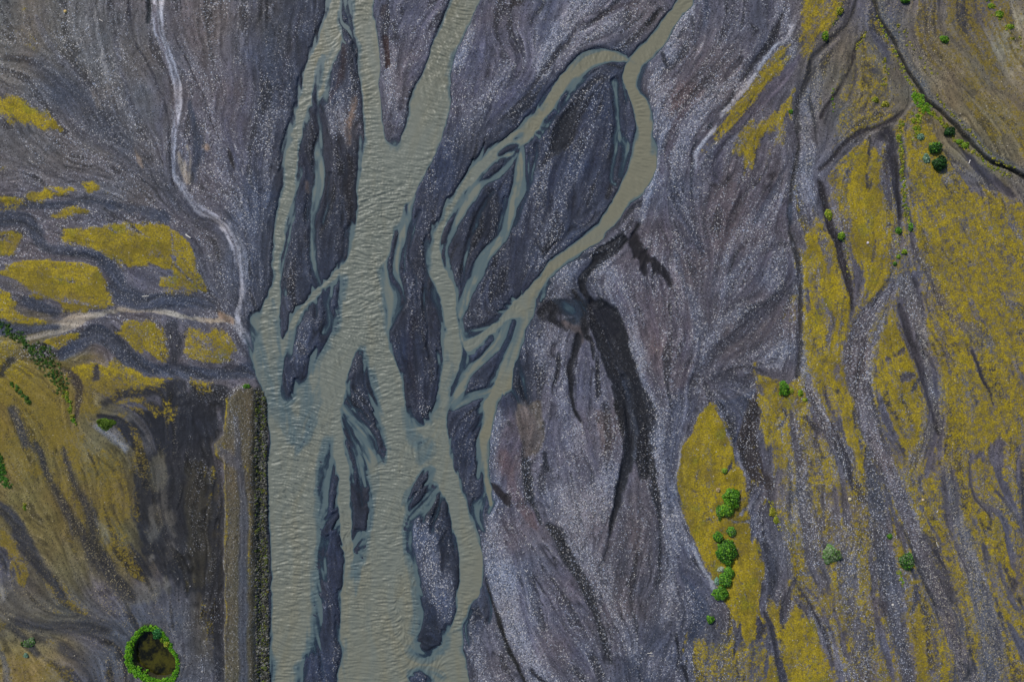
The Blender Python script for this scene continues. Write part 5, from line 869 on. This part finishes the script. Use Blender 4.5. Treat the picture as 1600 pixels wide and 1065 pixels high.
# ------------------------------------------------------------------ stones
def height_at(px, py): return bil(Hh, (np.asarray(py, np.float32) - Y0) / ST, (np.asarray(px, np.float32) - X0) / ST)
def vmat(name, rough=.85, spec=.25, nscale=3.):
    m, n, l, bs = newmat(name); geo = n.new('ShaderNodeNewGeometry').outputs['Position']
    c = attr(n, 'tone', 'Color'); q = noise(n, l, geo, nscale, 3, .6); v = mth(n, l, 'ADD', .7, mth(n, l, 'MULTIPLY', q, .6))
    cc = n.new('ShaderNodeCombineColor')
    for k in range(3): l.new(v, cc.inputs[k])
    l.new(mixc(n, l, 1.0, c, cc.outputs[0], 'MULTIPLY'), bs.inputs['Base Color']); bs.inputs['Roughness'].default_value = rough; bs.inputs['Specular IOR Level'].default_value = spec
    return m
stone_m = vmat('stone'); leaf_m = vmat('leaves', .6, .3, 1.5)
OCT = np.array([(1,0,0),(0,1,0),(-1,0,0),(0,-1,0),(0,0,1),(0,0,-1)], np.float32)
OF = np.array([(0,1,4),(1,2,4),(2,3,4),(3,0,4),(1,0,5),(2,1,5),(3,2,5),(0,3,5)])
def stones(name, px, py, size, cols, sink=.3, flat=.6, kind='stuff'):
    n_ = len(px); z = height_at(px, py)
    v = np.repeat(OCT[None], n_, 0) * (1 + .35 * (rng.random((n_, 6, 1)) - .5))
    v = v + .25 * (rng.random((n_, 6, 3)) - .5)
    sc = size[:, None] * (.7 + .6 * rng.random((n_, 3))); sc[:, 2] *= flat
    v *= sc[:, None, :]
    t = rng.random(n_) * 6.28; c, s = np.cos(t)[:, None], np.sin(t)[:, None]
    x = v[..., 0] * c - v[..., 1] * s; y = v[..., 0] * s + v[..., 1] * c
    v = np.stack([x + wx(px)[:, None], y + wy(py)[:, None], v[..., 2] + (z + size * flat * sink)[:, None]], -1).reshape(-1, 3)
    f = (OF[None] + 6 * np.arange(n_)[:, None, None]).reshape(-1, 3)
    tone = np.repeat(cols, 6, 0)
    o = mesh_from(name, v, f, stone_m, {'tone': ('FLOAT_COLOR', tone)})
    o.data.polygons.foreach_set('use_smooth', np.zeros(len(f), bool)); o['kind'] = kind; return o
K = 140000
cxp = rng.uniform(-30, 1630, K); cyp = rng.uniform(-30, 1095, K)
pp = bil(peb, (cyp - Y0) / ST, (cxp - X0) / ST); dd = bil(D, (cyp - Y0) / ST, (cxp - X0) / ST); mm = bil(moss, (cyp - Y0) / ST, (cxp - X0) / ST)
k_ = (rng.random(K) < np.clip(pp * (1 - .8 * mm), 0, 1) ** 2.4 * .8) & (dd < .05)
cxp, cyp = cxp[k_], cyp[k_]; sz = .06 + .06 * rng.random(len(cxp)) ** 2.5 + .08 * (rng.random(len(cxp)) < .015)
lg = rng.uniform(.14, .52, len(cxp)); warm = rng.random(len(cxp))
cs_ = np.stack([lg * (.92 + .2 * warm), lg * (.96 + .04 * warm), lg * (1.12 - .28 * warm)], -1)
ps = stones('cobbles', cxp.astype(np.float32), cyp.astype(np.float32), sz, cs_); ps['label'] = 'pale cobbles strewn over the gravel bars'; ps['category'] = 'cobbles'
print('cobbles', len(cxp))
# rip-rap facing of the dyke
K = 3600; ry = rng.uniform(612, 1100, K); top = 401 + np.clip((ry - 800) / 265, 0, 1) * 1.0; bot = 416.5 + np.clip((ry - 800) / 265, 0, 1) * 4.5 - np.clip((632 - ry) / 20, 0, 1) * 5
rx_ = top + (bot - top) * rng.random(K); sz = .24 + .26 * rng.random(K) ** 2
lg = .03 + .17 * rng.random(K) ** 2.2; gr = rng.random(K) < .22
cs_ = np.stack([lg * 1.0, lg * 1.0, lg * .88], -1); cs_[gr] = np.stack([.09 + 0 * lg[gr], .085 + .05 * rng.random(gr.sum()), .02 + 0 * lg[gr]], -1)
rr = stones('riprap', rx_.astype(np.float32), ry.astype(np.float32), sz, cs_, .4, .8); rr['label'] = 'dark boulders heaped as rip-rap along the river side of the dyke'; rr['category'] = 'riprap'

# ------------------------------------------------------------------ plants
def leaves(cx, cy, cz, rx, ry, h, n_, size, palette, seed, lumps=5):
    """leaf-sized faces spread through a lumpy dome; metres"""
    r = np.random.default_rng(seed)
    L = [(r.normal(0, .42), r.normal(0, .42), r.uniform(.45, .75)) for _ in range(lumps)] + [(0, 0, .9)]
    th = r.random(n_) * 6.283; u = r.random(n_)
    k = r.integers(0, len(L), n_); Lk = np.array(L)[k]
    el = np.arcsin(u ** .8); rad = Lk[:, 2] * (.72 + .30 * r.random(n_)) 
    x = Lk[:, 0] + rad * np.cos(el) * np.cos(th); y = Lk[:, 1] + rad * np.cos(el) * np.sin(th); z = rad * np.sin(el)
    q = np.hypot(x, y); an = np.arctan2(y, x); p1, p2 = r.random(2) * 6.28; lim = 1.02 + .13 * np.sin(3 * an + p1) + .10 * np.sin(5 * an + p2) + .05 * np.sin(9 * an + p1); sc = np.where(q > lim, lim / q * (.86 + .2 * r.random(n_)), 1); x *= sc; y *= sc
    P = np.stack([cx + x * rx, cy + y * ry, cz + z * h + .05], -1)
    nrm = np.stack([x + .6 * r.normal(size=n_), y + .6 * r.normal(size=n_), .7 + .6 * r.random(n_)], -1); nrm /= np.linalg.norm(nrm, axis=1)[:, None]
    a = np.cross(nrm, r.normal(size=(n_, 3))); a /= np.linalg.norm(a, axis=1)[:, None]; b = np.cross(nrm, a)
    s = size * (.6 + .8 * r.random(n_))[:, None]
    v = np.stack([P - a * s, P + b * s * .55, P + a * s, P - b * s * .55], 1).reshape(-1, 3)
    f = np.arange(n_ * 4).reshape(-1, 4)
    pal = np.array([srgb(*p)[:3] for p in palette]); t = pal[r.integers(0, len(pal), n_)] * (.72 + .5 * r.random((n_, 1)))
    return v, f, np.repeat(t, 4, 0)
def lmesh(name, sets, parent=None, origin=(0, 0, 0)):
    vs, fs, ts, k = [], [], [], 0
    for v, f, t in sets: vs.append(v - np.array(origin)); fs.append(f + k); ts.append(t); k += len(v)
    o = mesh_from(name, np.concatenate(vs), np.concatenate(fs), leaf_m, {'tone': ('FLOAT_COLOR', np.concatenate(ts))})
    o.data.polygons.foreach_set('use_smooth', np.zeros(len(o.data.polygons), bool))
    if parent: o.parent = parent
    else: o.location = origin
    return o
bark, nb, lb, bb = newmat('bark'); lb.new(mixc(nb, lb, noise(nb, lb, nb.new('ShaderNodeNewGeometry').outputs['Position'], 6), srgb(60, 48, 36), srgb(92, 78, 60)), bb.inputs['Base Color']); bb.inputs['Roughness'].default_value = .9
def stems(rx, ry, h, n_, parent, seed):
    r = random.Random(seed); vs, fs = [], []
    for k in range(n_):
        a = k * 2.4 + r.random(); x, y = .5 * rx * math.cos(a), .5 * ry * math.sin(a); b = len(vs)
        for t, rad in ((0, .07), (.5, .05), (1, .02)):
            for q in range(4):
                an = q * math.pi / 2; vs.append((x * t * t + rad * math.cos(an) + .06 * math.cos(a), y * t * t + rad * math.sin(an) + .06 * math.sin(a), h * .8 * t - .1 * (t == 0)))
        for s_ in range(2):
            for q in range(4): fs.append((b + s_ * 4 + q, b + s_ * 4 + (q + 1) % 4, b + s_ * 4 + 4 + (q + 1) % 4, b + s_ * 4 + 4 + q))
    me = bpy.data.meshes.new('stems'); me.from_pydata(vs, [], fs); me.materials.append(bark); me.update()
    o = bpy.data.objects.new('stems', me); COL.objects.link(o); o.parent = parent; return o
GREEN = [(80,134,24),(60,108,20),(104,150,34),(42,84,18)]; DARK = [(26,66,18),(20,54,16),(40,84,22),(16,44,14)]; LIME = [(120,150,24),(98,134,22),(146,164,40),(76,112,20)]
GREYG = [(92,116,78),(112,132,92),(70,92,58),(126,142,110)]; YEL = [(150,148,40),(128,128,30),(166,160,60),(110,118,26)]; BLUEG = [(110,150,128),(136,164,146),(84,120,96)]; TEAL = [(40,106,50),(58,128,62),(30,84,40)]
def shrub(px, py, rx, ry, h, pal, label, seed, name='shrub', cat='shrub', group='shrubs scattered over the valley floor', dens=1., lumps=6, leaf=.24, st=True):
    z = float(height_at([px], [py])[0]); o = bpy.data.objects.new(name, None); COL.objects.link(o); o.location = (wx(px), wy(py), z)
    o.empty_display_size = .5
    o['label'] = label; o['category'] = cat
    if group: o['group'] = group
    rxm, rym = rx * S * .94, ry * S * .94; n_ = int((220 + 95 * rxm * rym * 3.14) * dens)
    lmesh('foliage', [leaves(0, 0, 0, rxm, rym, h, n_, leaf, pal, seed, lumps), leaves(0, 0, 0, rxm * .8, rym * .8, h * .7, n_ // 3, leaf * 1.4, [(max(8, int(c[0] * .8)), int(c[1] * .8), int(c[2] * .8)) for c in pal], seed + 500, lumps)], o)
    if st: stems(rxm, rym, h, 5, o, seed)
    return o
SHR = [
 (1465,257,12.5,11.5,2.8,DARK,'largest of the three round dark green bushes on the mossy bank at upper right'), (1459,232,9.5,9,2.2,DARK+GREEN[:1],'round dark green bush just above the largest one on the mossy bank, with olive top'),
 (1482,207,9.5,6.5,2.0,DARK,'small dark green bush nearest the narrow gully, topmost of three dark bushes'), (1474,62,7.5,6,1.4,GREEN+LIME[:2],'low green bush alone on the brown gravel beyond the gully'),
 (1413,2,8,5,1.5,GREEN,'bright green bush cut by the top edge beside the gully head'), (1288,58,6,8,1.5,LIME+GREEN,'bright lime-green bush on the bank of the dark dry channel near the top'), (1311,18,5,7,1.0,YEL+GREEN[:1],'yellow-green bush clump between moss and channel at the top'),
 (1224,606,9.5,11,2.2,GREEN,'bright green oval bush at the foot of the long moss strip, beside yellow plants'), (1298,865,13.5,15,2.4,GREYG+GREEN[:1],'round grey-green bush with pale leaf tips on grey gravel'), (1415,877,13,13.5,2.4,DARK+GREYG[:2]+GREEN[:2],'round dark green bush speckled with pale tips on a narrow moss strip'),
 (1390,837,4.5,4,.8,GREEN+DARK[:1],'tiny green bush just above the speckled dark bush'), (1132,735,5,5,1.0,GREEN+YEL[:1],'tiny bush alone on the moss above the bush rows'), (1109,966,6,6.5,1.5,GREEN+DARK[:1],'small green bush alone below the bush row, at the edge of grey sand'),
 (1142,775,12,17,3.0,GREEN,'large bright green bush crowning the upper bush clump on the moss wedge'), (1134,795,13,13,2.6,GREEN+LIME[:1],'bright green bush joined to the lower left of the large upper bush'), (1122,798,5,12,1.4,GREEN+GREYG[:1],'narrow green bush on the left flank of the upper clump'),
 (1121,837,8.5,9,2.2,GREEN+DARK[:1],'round smooth bush at upper left of the lower bush row'), (1141,829,8,9,1.8,GREEN+GREYG[:1],'loose light green bush at upper right of the lower bush row'), (1134,860,16,22,3.2,DARK[2:3]+GREEN+DARK[:1],'largest dense bush in the middle of the lower bush row'),
 (1138,893,9,11,2.2,GREEN,'green bush just under the largest bush of the lower row'), (1132,906,12,11,2.4,GREEN+DARK[:1],'broad bush with a pale shrub at its left in the lower row'), (1126,925,13,11.5,2.6,DARK[2:3]+GREEN,'round bush at the bottom end of the lower bush row'),
 (1126,888,6,4.5,.8,[(150,160,140),(170,176,160),(120,140,110)],'small whitish-grey shrub tucked between bushes of the lower row'), (1119,907,4,7,.7,BLUEG,'small blue-green shrub at the left edge of the lower row'), (1122,765,3,4,.6,[(170,150,116),(140,124,90)],'small dry tan shrub at the upper left of the upper clump'),
 (1314,368,6.5,6.5,1.2,LIME+GREEN[:2],'light green bush standing in the dark dry channel'), (1402,360,6,6,1.2,GREEN,'green bush at the foot of the tuft-lined channel'), (1412,393,4.5,4,1.0,LIME,'small lime green round bush below the tuft-lined channel'), (1403,401,3.5,3,.7,LIME+GREEN[:1],'tiny lime bush left of the small round lime bush'), (1397,412,3,3,.9,GREEN+DARK[:1],'tiny dark green bush lowest of the little group below the channel'),
 (1422,355,5,8,.9,GREEN+GREYG[:1],'soft green bush right of the foot of the tuft-lined channel'), (1438,215,7,5,.6,BLUEG+GREYG[:1],'pale grey-green shrub left of the three dark bushes'), (1446,248,6,8,.6,BLUEG+GREYG[:2],'whitish green sprawling shrub touching the largest dark bush'), (1454,228,4,4,.7,LIME,'little lime plant left of the middle dark bush'), (1507,227,7,5,.8,LIME,'bright lime plant cluster between gully and dark silt patch'), (1498,222,6,4,.7,LIME+GREEN[:1],'green and lime plant cluster left of the bright lime cluster by the gully'),
 (165,663,15,10,.4,[(84,112,22),(66,98,20),(98,122,28)],'flat round tussock of fresh green grass at the end of the olive plain'), (46,1003,11,8,.9,GREYG+GREEN[:1],'straggling grey-green shrub on the sandy plain at lower left'), (42,1022,4,4,.6,BLUEG,'small pale blue-green plant under the straggling shrub'),
 (247,988,9,8.5,1.6,TEAL,'darker blue-green bush at the top right rim of the pond'), (255,998,5,6,1.0,LIME,'small lime bush on the right rim of the pond below the darker bush'), (262,1006,6,6,1.0,LIME+YEL[:1],'yellow-green bush on the right rim of the pond'),
 (1578,42,6,4,.5,LIME,'pair of lime plants on the pale ground by the top right corner'), (1561,23,7,5,.5,LIME+GREEN[:1],'lime and green plant mat on olive ground near the top right corner'), (1548,10,6,4,.5,LIME,'lime plants nearest the top edge in the right corner'),
 (1235,610,5,6,.6,YEL+LIME[:1],'yellow plants right beside the bright green oval bush'), (1250,613,4,6,.5,LIME,'lime plants trailing below the yellow ones by the oval bush'), (1257,624,4,3,.4,LIME+YEL[:1],'small lime plant at the end of the trail from the oval bush'), (1206,798,5,8,.6,YEL,'yellow-green plant patch at the edge of grey gravel near centre right'), (1212,812,4,6,.5,YEL+GREEN[:1],'yellow-green plants just below the first yellow patch'),
 (1367,156,6,4,.5,YEL+LIME[:1],'yellow-green plants on grey gravel inside the fork of channels'), (1383,163,6,5,.5,YEL,'yellow plants right of the yellow-green ones in the channel fork'), (1235,175,4,3,.6,GREEN,'tiny green bush on the dark channel at the moss edge'), (388,603,6,4,.7,GREEN,'green bush at the north tip of the dyke'), (1296,335,7,9,.5,LIME+YEL,'speckle of lime plants in the dark channel head'),
]
for k, (px, py, rx, ry, h, pal, lab) in enumerate(SHR): shrub(px, py, rx, ry, h, pal, lab, 100 + k, lumps=4 + k % 5, leaf=.16 + .012 * min(rx, 10), st=(h > .75))

def line_sets(pts, spacing, rr, h, pal, seed, jit, leaf=.2, keep=1., n0=60):
    r = random.Random(seed); p = cr(pts, 6); out = []; acc = 0
    for a, b in zip(p[:-1], p[1:]):
        L_ = math.hypot(b[0] - a[0], b[1] - a[1]); acc += L_
        while acc > spacing:
            acc -= spacing
            if r.random() > keep: continue
            w = (a[2] if len(a) > 2 else jit) * .5
            x = a[0] + r.uniform(-w, w); y = a[1] + r.uniform(-w, w); q = rr * r.uniform(.5, 1.3)
            z = float(height_at([x], [y])[0]); out.append(leaves(wx(x), wy(y), z, q * S, q * S * r.uniform(.7, 1.2), h * r.uniform(.5, 1.2), int(n0 * q / rr * r.uniform(.6, 1.3)), leaf, [pal[r.randrange(len(pal))], pal[r.randrange(len(pal))]], r.randrange(9999), 3))
    return out
def stuff(name, sets, label, cat):
    o = lmesh(name, sets); o['kind'] = 'stuff'; o['label'] = label; o['category'] = cat; return o
stuff('grass', line_sets([(-60,480,10),(0,505,10),(15,520,14),(35,530,12),(50,545,16),(62,560,18),(78,575,20),(92,590,22),(100,610,18)], .55, 2.5, .5, [(62,104,22),(44,84,18),(84,126,30),(32,62,16),(74,92,26),(38,86,44)], 1, 8, .17, .85, 26) + line_sets([(60,535,14),(75,548,14),(90,570,16)], .9, 2.4, .45, [(62,104,22),(44,84,18),(100,104,34),(52,60,22)], 2, 8, .17, .8, 26) + line_sets([(100,610,8),(108,630,6),(113,650,5),(118,665,4)], 2.5, 3, .4, YEL[:2] + GREEN[:1], 3, 6)
 , 'band of lush green plants bordering the olive plain on the left', 'plants')
stuff('grass', line_sets([(20,598,6),(26,605,8),(33,612,6),(45,625,6),(47,630,4)], 1.0, 2.5, .45, [(60,104,22),(44,84,18),(80,122,30),(34,64,16)], 4, 6, .17, .9, 28) + line_sets([(-30,690,12),(-5,708,12),(0,725,12),(6,745,12),(16,762,12)], .55, 2.8, .5, [(60,118,22),(44,96,18),(80,132,30),(34,74,16)], 5, 8, .17, .9, 30) + line_sets([(36,785,6),(42,792,5)], 2, 3, .4, YEL + GREEN[:1], 6, 5)
 , 'scattered bright green plants along the left edge of the plain', 'plants')
stuff('pond_vegetation', line_sets([(p[0] + (238 - p[0]) * .09, p[1] + (1022 - p[1]) * .09, 7) for p in RIM + RIM[:1]], .55, 2.3, .5, [(88,150,14),(70,132,12),(112,164,20),(58,110,12)], 7, 5, .2, 1., 60)
 + line_sets([(203,1004,6),(199.5,1026,7),(204,1042,7),(224,1056,7),(250,1066,8),(272,1060,7)], .6, 2.4, .5, [(88,150,14),(70,132,12),(110,160,20)], 8, 5, .2, 1., 60), 'fresh green ring of plants round the rim of the pond', 'plants')
stuff('grass', line_sets([(1430,150,10),(1436,158,16),(1442,166,18),(1450,170,16)], .5, 3.2, .35, GREEN[:3:2] + LIME[:2], 9, 10) + line_sets([(1432,180,14),(1428,200,16),(1430,215,14)], 1.2, 3, .3, LIME + YEL, 10, 10) + line_sets([(1452,175,8),(1470,190,10),(1485,200,6)], 1.4, 2.6, .3, YEL + LIME[:1], 11, 6)
 , 'bright green grass patch in the angle of the gully bank', 'grass')
stuff('low_plants', line_sets([(1409,190,5),(1405,210,6),(1407,240,6),(1409,270,6),(1412,300,6),(1415,330,6),(1420,350,6)], 1.6, 2.6, .3, YEL + LIME[:2], 12, 5, .16, 1., 34) + line_sets([(1352,50,4),(1344,65,5),(1337,80,4)], 2, 2.2, .25, YEL, 13, 4, .16, 1., 30)
 + line_sets([(1370,25,4),(1385,60,5),(1403,95,5),(1420,128,5),(1432,145,5)], 2.4, 2.2, .3, YEL[:3] + LIME[2:3], 14, 5, .16, .8, 30) + line_sets([(1398,35,8),(1405,48,8),(1415,55,8),(1425,75,8),(1445,100,8),(1465,120,8)], 4, 2.4, .25, YEL, 15, 6, .16, .8, 30)
 + line_sets([(1465,150,4),(1485,175,5),(1510,200,5),(1540,232,5),(1560,250,5),(1590,265,4)], 2.4, 2.2, .25, YEL, 16, 4, .16, .8, 30) + line_sets([(1380,90,8),(1384,110,9),(1380,138,8)], 1.8, 2.2, .22, YEL, 17, 6, .16, .9, 28)
 + line_sets([(1485,210,6),(1495,222,8),(1520,238,6),(1545,258,6),(1580,278,5)], 2.6, 2.4, .3, YEL + LIME[:1], 18, 6, .16, .9, 30) + line_sets([(1300,140,5),(1303,160,5),(1298,180,5)], 3, 2, .25, YEL + GREEN[:1], 19, 5, .16, .8, 28) + line_sets([(1300,345,6),(1308,360,6),(1322,390,5),(1328,440,5)], 6, 2, .25, YEL + GREYG[:1], 20, 6, .16, .8, 24)
 + line_sets([(1540,0,10),(1560,30,12),(1580,55,12),(1600,90,10)], 5, 2.5, .25, YEL + LIME[:2], 21, 10, .16, .8, 30) + line_sets([(1316,-20,5),(1310,18,6),(1300,45,5)], 3, 2.4, .3, YEL + LIME[:1], 22, 5, .16, .8, 30)
 + line_sets([(1203,780,5),(1210,800,6),(1220,830,6)], 2.2, 2.2, .25, YEL, 23, 5, .16, .9, 28) + line_sets([(1448,345,4),(1405,375,8),(1400,400,8)], 5, 2, .25, YEL, 24, 8, .16, .8, 24) + line_sets([(1403,890,5),(1408,905,6),(1410,915,5)], 1.6, 2.2, .12, GREEN[:1] + YEL[1:2], 25, 4, .16, 1., 30)
 , 'rows of low yellow-green tufts fringing the dry channels on the right', 'plants')
stuff('low_plants', line_sets([(404,618,6),(412,622,8),(413,640,7),(411,665,8)], 2.6, 2, .3, [(60,84,20),(80,88,24)], 30, 6, .15, .8, 26) + line_sets([(412,690,8),(412,800,8),(414,900,8),(416,1060,8)], 5.5, 2.2, .3, [(86,84,20),(70,84,20),(104,98,26)], 31, 6, .15, .8, 26), 'mossy green weeds growing between the rip-rap boulders', 'plants')

# ------------------------------------------------------------------ driftwood and odd small things
wood, nb, lb, bb = newmat('bleached_wood'); lb.new(mixc(nb, lb, noise(nb, lb, nb.new('ShaderNodeTexCoord').outputs['Object'], 8), srgb(190, 184, 176), srgb(232, 228, 222)), bb.inputs['Base Color']); bb.inputs['Roughness'].default_value = .8
def log_mesh(length, rad, seed, forks=0):
    r = random.Random(seed); vs, fs = [], []
    def limb(p, q, r0, r1, k=6, seg=5):
        b = len(vs); d = np.array(q) - np.array(p); L_ = np.linalg.norm(d); d = d / L_; u = np.cross(d, (0, 0, 1.)); u /= np.linalg.norm(u); w = np.cross(u, d)
        for s_ in range(seg + 1):
            t = s_ / seg; c = np.array(p) + d * L_ * t + u * .06 * L_ * math.sin(t * 3.1) * r.uniform(.4, 1); rd = (r0 + (r1 - r0) * t) * r.uniform(.85, 1.15)
            for q_ in range(k):
                a = q_ * 2 * math.pi / k; vs.append(tuple(c + rd * (u * math.cos(a) + w * math.sin(a))))
        for s_ in range(seg):
            for q_ in range(k): fs.append((b + s_ * k + q_, b + s_ * k + (q_ + 1) % k, b + (s_ + 1) * k + (q_ + 1) % k, b + (s_ + 1) * k + q_))
        fs.append(tuple(b + q_ for q_ in range(k))[::-1]); fs.append(tuple(b + seg * k + q_ for q_ in range(k)))
    limb((-length / 2, 0, rad), (length / 2, 0, rad), rad, rad * .6)
    for k in range(forks):
        a = (-1) ** k * r.uniform(.5, .9); x = length * (.0 + .15 * k); limb((x, 0, rad), (x + length * .3 * math.cos(a), length * .3 * math.sin(a), rad * 1.3), rad * .6, rad * .25, 5, 3)
    me = bpy.data.meshes.new('log'); me.from_pydata(vs, [], fs); me.materials.append(wood); me.update(); return me
for k, (px, py, L_, rad, ang, fk, lab) in enumerate([
 (294.5,369,1.9,.26,-35,0,'thick short white driftwood log beside a dark hollow near the upper left moss island'), (228,462.5,2.2,.13,6,1,'slender white driftwood stick lying level on dark silt above the tan track'), (195.5,499,1.0,.10,50,0,'very short white stick just below the tan track'),
 (267,526,1.3,.12,-80,1,'short white stick standing upright in the picture between two dark moss patches'), (158.5,32.5,1.3,.13,-30,1,'small curved white driftwood piece on brown gravel near the top left'), (1514,253,1.2,.14,70,2,'small white forked driftwood beside the dark silt patch under the gully'),
 (1016,1019,2.0,.09,4,1,'upper of two thin pale sticks lying on grey sand near the bottom'), (1018,1023,1.4,.08,-6,0,'lower of two thin pale sticks lying on grey sand near the bottom'), (1464,850,1.8,.10,-68,1,'thin pale curved stick on grey gravel right of the dark speckled bush'),
 (1119,224,1.0,.12,60,2,'small white forked stick at the lower tip of the moss strip'), (1464,798,.8,.10,60,0,'tiny white stick on moss at the right'),]):
    o = bpy.data.objects.new('driftwood', log_mesh(L_, rad, 40 + k, fk)); COL.objects.link(o)
    o.location = (wx(px), wy(py), float(height_at([px], [py])[0]) + .02); o.rotation_euler = (0, 0, R(ang)); o['label'] = lab; o['category'] = 'driftwood'; o['group'] = 'pieces of driftwood left on the plain'
def boulder(px, py, r_, c, lab, seed):
    import bmesh
    bm = bmesh.new(); bmesh.ops.create_icosphere(bm, subdivisions=2, radius=r_); q = random.Random(seed)
    for v in bm.verts: v.co *= 1 + q.uniform(-.14, .14)
    for v in bm.verts: v.co.z *= .65
    me = bpy.data.meshes.new('boulder'); bm.to_mesh(me); bm.free(); at = me.attributes.new('tone', 'FLOAT_COLOR', 'POINT')
    for d_ in at.data: d_.color = srgb(*c)
    me.materials.append(stone_m); o = bpy.data.objects.new('boulder', me); COL.objects.link(o); o.location = (wx(px), wy(py), float(height_at([px], [py])[0]) + r_ * .3)
    o['label'] = lab; o['category'] = 'boulder'; o['group'] = 'single pale boulders'
boulder(1327, 779, .55, (190,180,150), 'pale yellowish boulder on grey gravel right of centre at lower right', 1)
boulder(1355, 379.5, .42, (196,186,196), 'whitish boulder on the moss tongue at right', 2)
boulder(1441, 780, .38, (190,170,140), 'small tan boulder at the edge of the lower right moss', 3)
boulder(1395, 944, .38, (190,186,180), 'small white boulder in the dark lower right channel', 4)
boulder(103, 19, .5, (196,170,110), 'small yellowish boulder in the brown gravel at the top left', 5)
